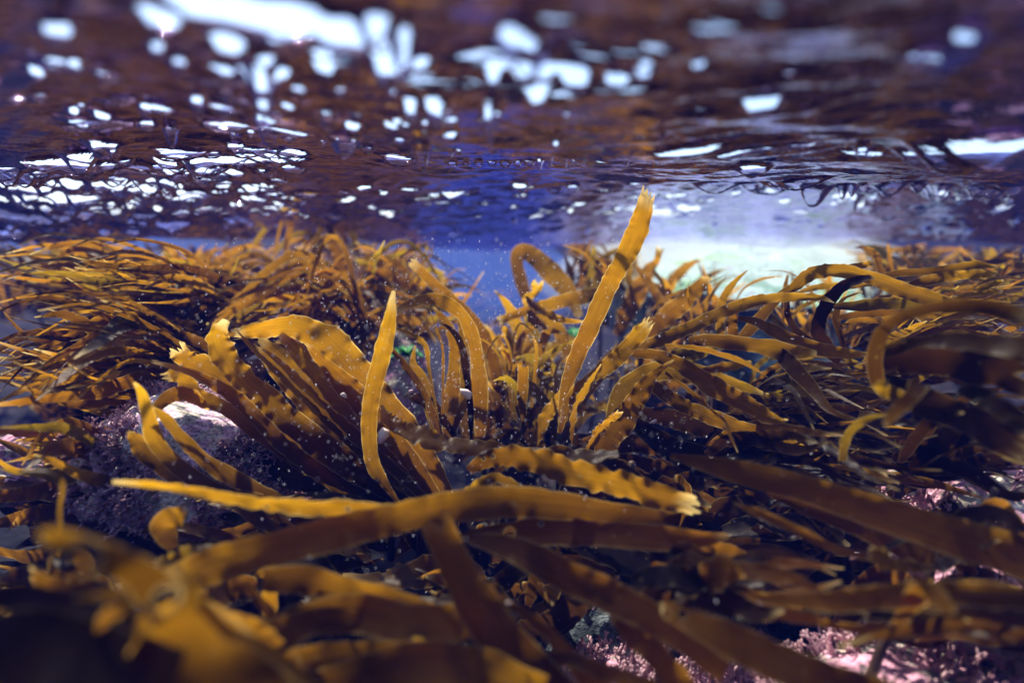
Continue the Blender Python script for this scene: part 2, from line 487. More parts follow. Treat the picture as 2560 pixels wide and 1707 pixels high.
def turf(rk_points, label, n_up=1.0, seed=1, size=0.012, name="coralline_turf"):
    """many little forked pink twigs; rk_points = list of (point, normal)"""
    rr = random.Random(seed)
    V, F = [], []
    def twig(p, d, l, r0, lev):
        a = d.orthogonal().normalized(); b = d.cross(a)
        q = p + d * l
        i0 = len(V)
        for (c, rad_) in ((p, r0 * 0.8), (p + d * l * 0.6, r0 * 1.15), (q, r0 * 0.7)):
            for k in range(4):
                t = k * math.pi / 2 + lev
                V.append(c + a * math.cos(t) * rad_ + b * math.sin(t) * rad_)
        for s in range(2):
            for k in range(4):
                F.append((i0 + s * 4 + k, i0 + s * 4 + (k + 1) % 4, i0 + s * 4 + 4 + (k + 1) % 4, i0 + s * 4 + 4 + k))
        F.append((i0 + 8, i0 + 9, i0 + 10, i0 + 11))
        if lev < 2:
            for s in (-1, 1):
                nd = (d + a * s * rr.uniform(.4, .8) + b * rr.uniform(-.5, .5)).normalized()
                twig(q - d * l * 0.1, nd, l * rr.uniform(.6, .85), r0 * .85, lev + 1)
    for (p, n) in rk_points:
        d = (n * n_up + Vector((rr.uniform(-.5, .5), rr.uniform(-.5, .5), rr.uniform(-.1, .6)))).normalized()
        s = size * rr.uniform(.6, 1.3)
        twig(p, d, s, s * 0.17, 0)
    me = mesh_from(name, V, F)
    o = link(name, me, M_CORAL)
    return tag(o, label, "seaweed", kind='stuff')


def surface_points(o, n, seed, cond):
    rr = random.Random(seed)
    me = o.data
    mw = o.matrix_world
    polys = [p for p in me.polygons if cond(mw @ p.center, p.normal)]
    out = []
    if not polys: return out
    for k in range(n):
        p = rr.choice(polys)
        out.append((mw @ me.vertices[rr.choice(list(p.vertices))].co.lerp(p.center, rr.random()), p.normal.copy()))
    return out


def on_ray(x, y, d, reg='O'):
    return at(x, y, d, reg)


b1 = rock(on_ray(455, 1060, 0.93), (0.16, 0.17, 0.115), 3, M_CREAM, "pink and cream encrusted boulder showing through the kelp fan at left", 0.22, 0.5)
b2 = rock(on_ray(905, 905, 1.38), (0.10, 0.09, 0.13), 7, M_BOULDER, "pale boulder with green weed behind the single upright blade", 0.25, 0.2)
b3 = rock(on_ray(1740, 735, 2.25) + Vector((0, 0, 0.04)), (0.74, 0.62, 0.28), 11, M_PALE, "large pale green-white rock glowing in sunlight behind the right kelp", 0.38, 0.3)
b4 = rock(on_ray(2330, 1250, 0.80) + Vector((0.03, 0, -0.06)), (0.21, 0.20, 0.14), 15, M_BOULDER, "pink encrusted boulder at the right edge under broad dark blades", 0.25, 1.2)
b5 = rock(on_ray(1560, 1560, 0.68) + Vector((0, 0.02, -0.135)), (0.22, 0.15, 0.12), 19, M_BOULDER, "low rock covered in pink turf at the bottom below crossing blades", 0.15, 0.0)
b6 = rock(on_ray(1960, 1520, 0.62) + Vector((0.06, -0.02, -0.135)), (0.22, 0.14, 0.12), 23, M_BOULDER, "rough pink turf rock in the bottom right corner", 0.2, 0.6)
b7 = rock(on_ray(1790, 1330, 0.95) + Vector((0, 0.05, -0.04)), (0.22, 0.14, 0.10), 27, M_DARKROCK, "dark mussel-crusted rock in the shadowed hollow at lower right", 0.3, 0.1)
b8 = rock(on_ray(1380, 1430, 0.85) + Vector((0, 0.05, -0.04)), (0.17, 0.12, 0.09), 31, M_DARKROCK, "small dark glinting rock above the pink turf at bottom centre", 0.35, 0.9)
b9 = rock(on_ray(30, 1040, 0.90) + Vector((0, 0.05, -0.03)), (0.11, 0.08, 0.06), 35, M_BOULDER, "pink and white rock at the left edge among low blades", 0.25, 0.4)
b10 = rock(on_ray(640, 1215, 0.95) + Vector((0, 0.03, -0.05)), (0.15, 0.12, 0.07), 39, M_BOULDER, "shaded purple-pink rock below the long golden strip", 0.25, 1.4)

turf(surface_points(b1, 1500, 1, lambda c, n: n.z > 0.0 and n.y < 0.6 and mnoise.noise(c * 12) > -0.05), "pink branching turf on the boulder under the kelp fan", seed=1, size=0.010)
turf(surface_points(b5, 1700, 2, lambda c, n: n.z > 0.05), "pink branching turf covering the rock at bottom centre", seed=2, size=0.011)
turf(surface_points(b6, 800, 3, lambda c, n: n.z > 0.05 and mnoise.noise(c * 14) > -0.05), "coarse pink turf on the rock in the bottom right corner", seed=3, size=0.013)
turf(surface_points(b4, 500, 4, lambda c, n: n.z > 0.1 and mnoise.noise(c * 14) > 0.0), "pale pink turf on the boulder at the right edge", seed=4, size=0.012)
turf(surface_points(b10, 700, 5, lambda c, n: n.z > 0.0), "purple turf in shade under the golden strip", seed=5, size=0.010)


def green_tuft(p, label, s=0.02, seed=0, n=10):
    rr = random.Random(seed)
    V, F = [], []
    for k in range(n):
        a = rr.uniform(0, 6.28); l = s * rr.uniform(.6, 1.2); wv = s * rr.uniform(.2, .4)
        d = Vector((math.cos(a), math.sin(a), rr.uniform(.5, 1.4))).normalized()
        sd_ = d.cross(Vector((0, 0, 1))).normalized()
        i0 = len(V)
        for q in range(5):
            t = q / 4
            c = p + d * l * t + Vector((0, 0, -l * .5 * t * t))
            ww = wv * math.sin(math.pi * (0.15 + 0.8 * t))
            V.append(c - sd_ * ww + Vector((0, 0, rr.uniform(-1, 1) * wv * .4)))
            V.append(c + sd_ * ww + Vector((0, 0, rr.uniform(-1, 1) * wv * .4)))
        for q in range(4):
            F.append((i0 + 2 * q, i0 + 2 * q + 1, i0 + 2 * q + 3, i0 + 2 * q + 2))
    o = link("green_algae", mesh_from("green_algae", V, F), M_GREEN)
    return tag(o, label, "seaweed", "green algae tufts on the rocks")


green_tuft(at(265, 972, 0.90), "bright green weed tuft on the left end of the pink boulder", 0.022, 1, 14)
green_tuft(at(925, 815, 1.25), "bright green weed tuft on the pale boulder behind the upright blade", 0.05, 2, 16)
green_tuft(at(550, 955, 0.95), "small green tuft on the right shoulder of the pink boulder", 0.02, 3)
green_tuft(at(1320, 770, 1.35), "pale green tuft behind the tall leaning blade", 0.035, 4)

# ------------------------------------------------------------------ kelp blades
def catmull(pts, n):
    pts = np.array(pts, float)
    m = len(pts)
    t = np.linspace(0, m - 1, n)
    out = np.zeros((n, pts.shape[1]))
    ext = np.vstack([2 * pts[0] - pts[1], pts, 2 * pts[-1] - pts[-2]])
    for k, tt in enumerate(t):
        i = min(int(tt), m - 2); f = tt - i
        p0, p1, p2, p3 = ext[i], ext[i + 1], ext[i + 2], ext[i + 3]
        out[k] = 0.5 * ((2 * p1) + (-p0 + p2) * f + (2 * p0 - 5 * p1 + 4 * p2 - p3) * f * f + (-p0 + 3 * p1 - 3 * p2 + p3) * f ** 3)
    return out


def sm_noise(rs, n, step):
    """smooth 1D noise with a knot every `step` samples"""
    m = int(n / step) + 3
    k = rs.uniform(-1, 1, m)
    x = np.linspace(0, m - 1.001, n)
    i = x.astype(int); f = x - i; f = f * f * (3 - 2 * f)
    return k[i] * (1 - f) + k[np.minimum(i + 1, m - 1)] * f


BLADES = 0


def blade_mesh(P4, seed=0, ruffle=0.10, jag=0.05, twist=0.0, twist2=None, camber=0.05, tip='torn', pale=0.5, holes=(), n=None, nc=11, swing=0.25):
    """P4: control rows (x, y, z, width) in metres from base to tip"""
    rs = np.random.RandomState(seed)
    L_ = sum(np.linalg.norm(np.array(P4[i + 1][:3]) - np.array(P4[i][:3])) for i in range(len(P4) - 1))
    if n is None: n = int(min(150, max(34, L_ / 0.0045)))
    S = catmull(P4, n)
    pos, wd = S[:, :3], np.maximum(S[:, 3] * (1 + 0.13 * sm_noise(rs, n, n / 7)), 0.0008)
    T = np.gradient(pos, axis=0); T /= np.linalg.norm(T, axis=1)[:, None] + 1e-9
    V = pos - np.array(CAM); V /= np.linalg.norm(V, axis=1)[:, None]
    W = np.cross(T, V); ln = np.linalg.norm(W, axis=1)[:, None]
    W = W / (ln + 1e-6)
    for k in range(1, n):
        if np.dot(W[k], W[k - 1]) < 0: W[k] = -W[k]
    for _ in range(4):
        W[1:-1] = (W[:-2] + 2 * W[1:-1] + W[2:])
        W /= np.linalg.norm(W, axis=1)[:, None] + 1e-9
    Nn = np.cross(T, W)
    if twist2 is None: twist2 = twist
    tw = np.linspace(twist, twist2, n) + swing * sm_noise(rs, n, n / 4)
    Wt = W * np.cos(tw)[:, None] + Nn * np.sin(tw)[:, None]
    Nt = np.cross(T, Wt)
    s = np.linspace(-1, 1, nc)
    meanw = float(np.mean(wd))
    seg = L_ / n
    st = max(1.6, meanw * 0.5 / seg)
    P = np.zeros((n, nc, 3)); A = np.ones((n, nc, 4))
    el = jag * (sm_noise(rs, n, st * .8) + .7 * sm_noise(rs, n, max(1.2, st * .25)) + .3 * sm_noise(rs, n, 1.3))
    er = jag * (sm_noise(rs, n, st * .8) + .7 * sm_noise(rs, n, max(1.2, st * .25)) + .3 * sm_noise(rs, n, 1.3))
    ruffle = ruffle * 1.05; rl = ruffle * sm_noise(rs, n, st * .6); rr_ = ruffle * sm_noise(rs, n, st * .6)
    mid = 0.25 * ruffle * sm_noise(rs, n, st * 2)
    colj = rs.uniform(-1, 1, nc)
    tt = np.linspace(0, 1, n)
    for j, sj in enumerate(s):
        e = np.where(sj < 0, el, er)
        r = np.where(sj < 0, rl, rr_)
        off = sj * (1 + e * abs(sj) ** 3)
        hgt = camber * (sj * sj - 0.4) + r * abs(sj) ** 2.2 + mid * (1 - sj * sj)
        P[:, j] = pos + Wt * (off * wd * 0.5)[:, None] + Nt * (hgt * wd)[:, None]
        A[:, j, 0] = abs(sj)
        A[:, j, 2] = 0
    if tip == 'torn':
        k0 = int(n * 0.96)
        for j in range(nc):
            sh = (colj[j] * 0.35) * wd[int(n * .93)]
            f = np.clip((np.arange(n) - (n - 8)) / 7.0, 0, 1) ** 1.5
            P[:, j] += T * (f * sh)[:, None]
        A[:, :, 2] = (np.clip((tt - 0.93) / 0.07, 0, 1) * pale)[:, None]
    elif tip == 'soft':
        A[:, :, 2] = (np.clip((tt - 0.9) / 0.1, 0, 1) * pale)[:, None]
    A[:, :, 1] = 1.0
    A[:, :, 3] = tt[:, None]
    for (hu, hv, hr) in holes:            # along 0..1, across -1..1, radius in metres
        k = int(hu * (n - 1))
        c = pos[k] + Wt[k] * hv * wd[k] * 0.5
        d = np.linalg.norm(P - c, axis=2)
        A[:, :, 1] = np.minimum(A[:, :, 1], np.clip(d / hr * 0.25, 0, 1))
    U = np.zeros((n, nc, 3))
    U[:, :, 0] = s[None, :] * wd[:, None] * 0.5
    U[:, :, 1] = (tt * L_)[:, None]
    U[:, :, 2] = seed * 0.37 % 50
    return grid_mesh("blade", P, A, U)


def px_path(reg, pts, d0, d1=None, dmid=None):
    """pts rows (x, y, width) in pixels, or (x, y, width, depth)"""
    if d1 is None: d1 = d0
    out = []
    m = len(pts) - 1
    for k, p in enumerate(pts):
        t = k / m
        d = p[3] if len(p) > 3 else d0 + (d1 - d0) * t + (0 if dmid is None else dmid * 4 * t * (1 - t))
        q = at(p[0], p[1], d, reg)
        out.append((q.x, q.y, q.z, wid(p[2], d, reg)))
    return out


def single(reg, pts, d0, d1, label, mat='brown', group="long kelp blades drifting across the foreground", **kw):
    global BLADES
    BLADES += 1
    f = lambda d: d * 1.2 if d < .37 else (d + (.62 - d) * .42 if d < .62 else d)
    d0, d1 = f(d0), f(d1)
    kw.setdefault('seed', BLADES * 7 + 1)
    me = blade_mesh(px_path(reg, pts, d0, d1), **kw)
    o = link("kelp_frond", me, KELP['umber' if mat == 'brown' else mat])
    return tag(o, label, "kelp blade", group)


def tube(path, r0, r1, nseg=7):
    V, F = [], []
    n = len(path)
    for k, p in enumerate(path):
        t = k / (n - 1)
        d = (path[min(k + 1, n - 1)] - path[max(k - 1, 0)]).normalized()
        a = d.orthogonal().normalized(); b = d.cross(a)
        r = r0 + (r1 - r0) * t
        for s in range(nseg):
            g = 6.2832 * s / nseg
            V.append(p + a * math.cos(g) * r + b * math.sin(g) * r)
    for k in range(n - 1):
        for s in range(nseg):
            F.append((k * nseg + s, k * nseg + (s + 1) % nseg, (k + 1) * nseg + (s + 1) % nseg, (k + 1) * nseg + s))
    F.append(tuple(range(nseg))[::-1]); F.append(tuple((n - 1) * nseg + s for s in range(nseg)))
    return V, F


def plant(base, label, blades, group=None, seed=0):
    """base: point where the blades gather; blades: list of (mesh, material)"""
    rr = random.Random(seed)
    fz = seabed_z(base.x, base.y + 0.05)
    foot = Vector((base.x + rr.uniform(-.03, .03), base.y + 0.05, fz))
    root = empty("kelp_plant", foot)
    tag(root, label, "kelp", group)
    # stipe and holdfast
    mid = foot.lerp(base, .5) + Vector((rr.uniform(-.02, .02), rr.uniform(-.02, .02), 0))
    pth = [foot, foot.lerp(mid, .5), mid, mid.lerp(base, .6), base]
    V, F = tube(pth, 0.007, 0.005)
    link("stipe", mesh_from("stipe", V, F), M_HOLD, root)
    V, F = [], []
    for k in range(12):
        a = k * 0.52 + rr.uniform(-.2, .2)
        l = rr.uniform(.03, .05)
        e = foot + Vector((math.cos(a) * l, math.sin(a) * l, 0))
        e.z = seabed_z(e.x, e.y) - .004
        v, f = tube([foot + Vector((0, 0, .03)), foot.lerp(e, .45) + Vector((0, 0, .014)), e], .005, .0025, 5)
        f = [tuple(i + len(V) for i in q) for q in f]
        V += v; F += f
    link("holdfast", mesh_from("holdfast", V, F), M_HOLD, root)
    for me, m in blades:
        link("blade", me, KELP[m], root)
    return root


_bs = [1000]


def B(reg, pts, d0, d1=None, mat='brown', **kw):
    _bs[0] += 13
    kw.setdefault('seed', _bs[0])
    dm = kw.pop('dmid', None)
    return blade_mesh(px_path(reg, pts, d0, d1, dm), **kw), mat


# ---- the tall leaning blade and its neighbours
plant(at(1500, 1420, 0.98, 'B'), "tall kelp whose long golden blade leans up to the water surface", [
    B('B', [(1500, 1420, 26), (1535, 1160, 84), (1610, 930, 112), (1710, 700, 128), (1835, 430, 128), (1900, 310, 138), (1980, 160, 150), (2050, 0, 128), (2108, -215, 84)], .98, .80, 'gold', twist=.25, twist2=-.1, ruffle=.10, jag=.07, pale=.9, seed=11),
    B('B', [(1500, 1430, 30), (1570, 1200, 70), (1690, 1075, 84), (1860, 945, 100), (1990, 815, 112), (2110, 670, 84)], .95, .88, 'gold', ruffle=.12, jag=.1, pale=1.0, seed=12),
    B('B', [(1600, 1540, 22), (1588, 1400, 50), (1615, 1240, 62), (1700, 1090, 46), (1785, 955, 12)], .93, .88, 'brown', twist=.9, ruffle=.2),
    B('B', [(1310, 1540, 60), (1390, 1350, 96), (1470, 1220, 80), (1520, 1130, 30)], .99, .99, 'brown', twist=.5, ruffle=.2),
    B('B', [(1480, 1480, 30), (1490, 1200, 46), (1480, 1020, 36), (1520, 900, 18)], 1.0, 1.1, 'brown'),
    B('B', [(1470, 1500, 30), (1440, 1300, 60), (1340, 1150, 90), (1180, 1070, 70), (1080, 1100, 10)], 1.0, 1.05, 'olive', twist=.3),
], seed=1)
# ---- upright single blade at left of centre
single('O', [(925, 1168, 5), (888, 1116, 20), (856, 1062, 35), (847, 980, 40), (856, 900, 42), (876, 820, 40), (893, 745, 33), (904, 668, 8)], .84, .78,
       "single slender blade standing upright in front of the pale boulder", 'gold', "single upright blades", twist=.35, twist2=-.2, ruffle=.10, jag=.07, tip='soft', pale=1, seed=21)
# ---- plant at right of centre, in front
plant(at(1450, 1060, .92), "kelp with ragged golden blades streaming to the lower right", [
    B('B', [(1760, 1620, 90), (1850, 1450, 160), (1960, 1300, 170), (2060, 1150, 130), (2150, 1030, 70), (2285, 925, 8)], .92, .84, 'brown', ruffle=.14, jag=.09, tip='soft', seed=31),
    B('B', [(1690, 1550, 36), (1760, 1430, 70), (1830, 1350, 60), (1915, 1285, 44)], .88, .85, 'gold', twist=.6, ruffle=.3, jag=.12, pale=1),
    B('C', [(-330, 880, 60), (-160, 900, 90), (0, 965, 110), (150, 1060, 124), (300, 1150, 136), (450, 1225, 132), (580, 1300, 110), (680, 1338, 50), (740, 1336, 8)], .90, .74, 'gold', twist=.35, ruffle=.14, jag=.07, tip='soft', pale=1, holes=((.66, .1, .0022), (.93, -.2, .0018)), seed=33),
    B('O', [(1480, 870, 22), (1560, 925, 36), (1640, 960, 38), (1760, 1002, 36), (1880, 1050, 30), (1980, 1080, 20), (2066, 1109, 6)], .92, .70, 'gold', twist=.3, ruffle=.13, jag=.09, tip='soft', pale=.8, holes=((.25, 0, .002),), seed=34),
    B('C', [(-100, 1010, 30), (100, 1165, 44), (220, 1270, 30), (305, 1345, 26), (345, 1440, 30), (395, 1560, 6)], .86, .74, 'gold', twist=.8, ruffle=.2, jag=.1, tip='soft', pale=1),
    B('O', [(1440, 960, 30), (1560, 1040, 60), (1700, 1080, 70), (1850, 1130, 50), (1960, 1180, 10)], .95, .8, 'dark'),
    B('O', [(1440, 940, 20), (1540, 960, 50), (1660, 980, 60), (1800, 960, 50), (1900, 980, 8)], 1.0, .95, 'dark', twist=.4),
    B('O', [(1400, 1000, 30), (1430, 900, 50), (1520, 850, 50), (1640, 870, 40), (1760, 905, 10)], 1.0, .9, 'olive', twist=.3),
], seed=2)
# ---- big fan of blades over the pink boulder
plant(at(1000, 1170, .93), "broad fan of overlapping brown blades leaning left over the pink boulder", [
    B('O', [(1040, 1150, 20), (990, 1080, 60), (905, 965, 90), (822, 865, 100), (755, 790, 84), (680, 752, 56), (600, 757, 36), (538, 768, 26)], .97, .86, 'gold', ruffle=.14, jag=.10, pale=.8, twist=-.15, seed=41),
    B('O', [(960, 1165, 30), (840, 1090, 60), (720, 1010, 66), (620, 925, 62), (540, 850, 60), (500, 780, 46), (520, 735, 16)], .90, .80, 'brown', ruffle=.16, jag=.12, tip='soft', pale=1, twist=.2, seed=42),
    B('O', [(930, 1165, 30), (800, 1110, 70), (700, 1030, 64), (600, 935, 62), (520, 870, 60), (440, 832, 56), (403, 800, 40)], .92, .84, 'brown', ruffle=.16, jag=.14, pale=.9, twist=-.3, seed=43),
    B('O', [(900, 1160, 14), (760, 1100, 36), (660, 1030, 40), (560, 930, 34), (490, 880, 28), (420, 850, 20), (350, 830, 9)], .86, .74, 'gold', ruffle=.12, jag=.07, twist=.5, pale=1, seed=44),
    B('O', [(1000, 1160, 26), (920, 1090, 70), (830, 1010, 92), (730, 920, 96), (650, 840, 74), (598, 790, 34)], .95, .90, 'brown', ruffle=.08, jag=.05, seed=45),
    B('O', [(1010, 1160, 20), (940, 1075, 52), (855, 985, 62), (770, 905, 56), (700, 825, 44), (645, 768, 14)], .93, .88, 'brown', ruffle=.10, jag=.06, twist=.35, seed=46),
    B('O', [(1015, 1160, 20), (960, 1080, 44), (880, 980, 54), (800, 890, 52), (740, 830, 30), (705, 790, 8)], .91, .86, 'brown', ruffle=.10, jag=.06, twist=-.4, seed=47),
    B('O', [(850, 1150, 30), (740, 1090, 40), (630, 1020, 34), (530, 945, 32), (450, 905, 32), (415, 862, 36), (378, 868, 20)], .86, .76, 'brown', ruffle=.12, jag=.10, pale=1, seed=48),
    B('O', [(960, 1175, 30), (820, 1130, 80), (700, 1090, 80), (620, 1060, 60), (560, 1010, 20)], .90, .86, 'dark', twist=.2),
    B('O', [(980, 1170, 30), (880, 1120, 80), (760, 1050, 100), (640, 980, 90), (560, 900, 50), (520, 860, 12)], 1.0, .98, 'dark', twist=.1),
    B('O', [(1020, 1165, 30), (980, 1080, 70), (930, 1000, 80), (880, 930, 50), (850, 880, 10)], 1.02, 1.02, 'brown'),
    B('O', [(1005, 1170, 20), (900, 1075, 40), (800, 985, 46), (700, 890, 40), (640, 830, 20), (600, 800, 6)], .88, .83, 'gold', twist=1.1, ruffle=.08, jag=.04),
    B('O', [(985, 1170, 20), (860, 1070, 36), (760, 980, 40), (660, 880, 34), (580, 800, 20), (545, 760, 6)], .86, .80, 'brown', twist=1.0, ruffle=.08, jag=.04),
], seed=3)
# ---- forked blades low in front of the boulder
plant(at(600, 1150, .78), "forked blades curving up in front of the pink boulder", [
    B('O', [(600, 1150, 30), (500, 1128, 40), (420, 1080, 38), (362, 1020, 34), (340, 955, 32), (326, 905, 20), (308, 878, 5)], .74, .66, 'gold', ruffle=.08, jag=.04, tip='soft', twist=.3, seed=51),
    B('O', [(640, 1150, 30), (560, 1110, 40), (480, 1064, 34), (420, 1008, 28), (380, 960, 20), (345, 935, 8)], .76, .70, 'brown', ruffle=.08, jag=.05, twist=-.3, seed=52),
    B('O', [(350, 975, 8), (362, 935, 24), (396, 908, 34), (430, 906, 32), (458, 922, 24), (480, 940, 8)], .74, .80, 'gold', ruffle=.12, jag=.07, tip='soft', twist=.2, seed=53),
    B('O', [(420, 1120, 10), (360, 1060, 40), (320, 1020, 40), (300, 990, 10)], .74, .72, 'brown'),
], seed=4)
# ---- arching blades in the middle
plant(at(960, 1500, 1.12, 'B'), "kelp with blades arching over like a fountain in the middle", [
    B('B', [(960, 1450, 60), (960, 1200, 120), (945, 1020, 110), (925, 850, 96), (870, 680, 92), (780, 575, 90), (650, 515, 86), (510, 535, 78), (375, 600, 40)], 1.08, .93, 'gold', ruffle=.05, jag=.03, twist=.3, seed=61),
    B('B', [(1090, 1400, 60), (1085, 1200, 96), (1065, 1000, 92), (1005, 810, 90), (900, 650, 90), (740, 500, 84), (610, 380, 80), (490, 258, 60)], 1.18, 1.12, 'brown', ruffle=.08, jag=.06, twist=-.2, pale=.6, seed=62),
    B('B', [(740, 1480, 60), (755, 1250, 140), (775, 1020, 104), (780, 850, 84), (740, 700, 70), (640, 570, 26)], 1.05, 1.0, 'brown', twist=.4, seed=63),
    B('B', [(660, 1480, 40), (620, 1250, 90), (560, 1050, 70), (500, 950, 50), (515, 830, 8)], 1.02, 1.0, 'brown', tip='soft', seed=64),
    B('B', [(700, 1300, 30), (705, 1000, 34), (700, 850, 32), (660, 720, 30), (615, 590, 16)], .98, .94, 'gold', twist=1.0, ruffle=.1, seed=65),
    B('B', [(690, 1440, 16), (610, 1000, 30), (590, 850, 40), (520, 770, 42), (430, 730, 28), (350, 702, 10)], .98, .93, 'gold', twist=.6, ruffle=.12, seed=66),
    B('B', [(770, 1430, 30), (820, 1300, 56), (870, 1200, 56), (880, 1150, 14)], 1.05, 1.0, 'olive', twist=.2),
    B('B', [(700, 1460, 26), (640, 1320, 60), (570, 1150, 60), (440, 960, 50), (330, 830, 30), (280, 780, 10)], .97, .92, 'brown', twist=.5, tip='soft'),
    B('B', [(1000, 1450, 60), (1010, 1250, 120), (1030, 1100, 110), (1040, 950, 80), (1030, 800, 10)], 1.2, 1.2, 'brown', twist=.1),
    B('B', [(1060, 1450, 60), (1080, 1250, 150), (1120, 1100, 150), (1180, 980, 100), (1240, 900, 20)], 1.25, 1.25, 'brown', twist=.1),
    B('B', [(860, 1450, 50), (850, 1250, 100), (830, 1050, 100), (840, 900, 80), (840, 740, 60), (800, 600, 20)], 1.15, 1.15, 'brown', twist=.2),
    B('B', [(900, 1500, 30), (890, 1250, 60), (860, 1000, 56), (830, 830, 50), (760, 720, 34), (690, 680, 12)], .99, .98, 'dark', twist=.7),
    B('B', [(820, 1500, 30), (700, 1330, 70), (600, 1220, 90), (480, 1180, 50), (430, 1190, 8)], 1.02, .98, 'dark', twist=.2),
], seed=5)
# ---- twisted pale-kneed blades above the middle
plant(at(1330, 900, 1.55, 'B'), "knotted yellow kelp with a broad folded blade just under the surface", [
    B('B', [(1330, 760, 50), (1285, 540, 76), (1232, 370, 84), (1210, 240, 96), (1255, 185, 96), (1340, 235, 116), (1450, 340, 128), (1560, 460, 110), (1640, 640, 60)], 1.50, 1.45, 'brown', ruffle=.05, jag=.03, twist=.1, seed=71),
    B('B', [(1860, 450, 60), (1700, 490, 96), (1550, 520, 96), (1400, 560, 86), (1220, 610, 66), (1080, 665, 60)], 1.30, 1.16, 'gold', ruffle=.07, jag=.05, pale=.9, seed=72),
    B('B', [(1560, 900, 80), (1500, 730, 96), (1400, 640, 70), (1300, 560, 50), (1270, 510, 50), (1330, 470, 56), (1350, 400, 96)], 1.28, 1.2, 'gold', ruffle=.25, jag=.14, pale=.5, seed=73),
    B('B', [(1270, 500, 30), (1330, 560, 54), (1420, 610, 56), (1520, 655, 44), (1670, 668, 20)], 1.18, 1.1, 'gold', ruffle=.25, jag=.1, pale=1, twist=.4, seed=74),
    B('B', [(1290, 590, 50), (1330, 660, 74), (1400, 715, 60), (1460, 720, 20)], 1.16, 1.13, 'gold', ruffle=.3, jag=.15, twist=-.5, seed=75),
    B('B', [(1290, 960, 80), (1250, 800, 100), (1195, 650, 80), (1135, 540, 48), (1058, 455, 8)], 1.32, 1.25, 'gold', ruffle=.1, jag=.07, tip='soft', pale=.8, seed=76),
    B('B', [(1330, 900, 60), (1340, 780, 60), (1290, 650, 60), (1310, 600, 20)], 1.35, 1.3, 'olive'),
    B('B', [(1400, 980, 60), (1460, 860, 90), (1560, 800, 100), (1640, 800, 20)], 1.35, 1.3, 'olive', twist=.4),
], seed=6)
plant(at(1900, 800, 1.65, 'B'), "pale yellow kelp standing against the glowing rock", [
    B('B', [(1900, 760, 70), (1960, 600, 116), (2050, 440, 110), (2110, 320, 96), (2160, 260, 50), (2190, 165, 60)], 1.6, 1.5, 'gold', ruffle=.2, jag=.14, pale=1, seed=81),
    B('O', [(1380, 840, 24), (1450, 790, 40), (1520, 735, 42), (1580, 685, 34), (1628, 636, 24)], 1.25, 1.12, 'brown', ruffle=.16, jag=.13, pale=.5, seed=82),
    B('O', [(1560, 760, 10), (1520, 700, 18), (1490, 650, 22), (1460, 610, 8)], 1.4, 1.4, 'gold', twist=.6),
    B('O', [(1640, 760, 20), (1600, 730, 30), (1560, 700, 24), (1500, 620, 8)], 1.35, 1.4, 'gold', twist=.9),
    B('B', [(1820, 700, 60), (1780, 560, 90), (1750, 430, 90), (1740, 330, 60), (1800, 280, 30)], 1.8, 1.8, 'olive'),
    B('B', [(2400, 700, 60), (2300, 560, 70), (2200, 450, 60), (2130, 400, 20)], 1.5, 1.5, 'gold', twist=.7),
    B('O', [(1500, 700, 26), (1540, 650, 26), (1580, 610, 22), (1610, 596, 6)], 1.7, 1.6, 'brown', twist=.4),
], seed=7)
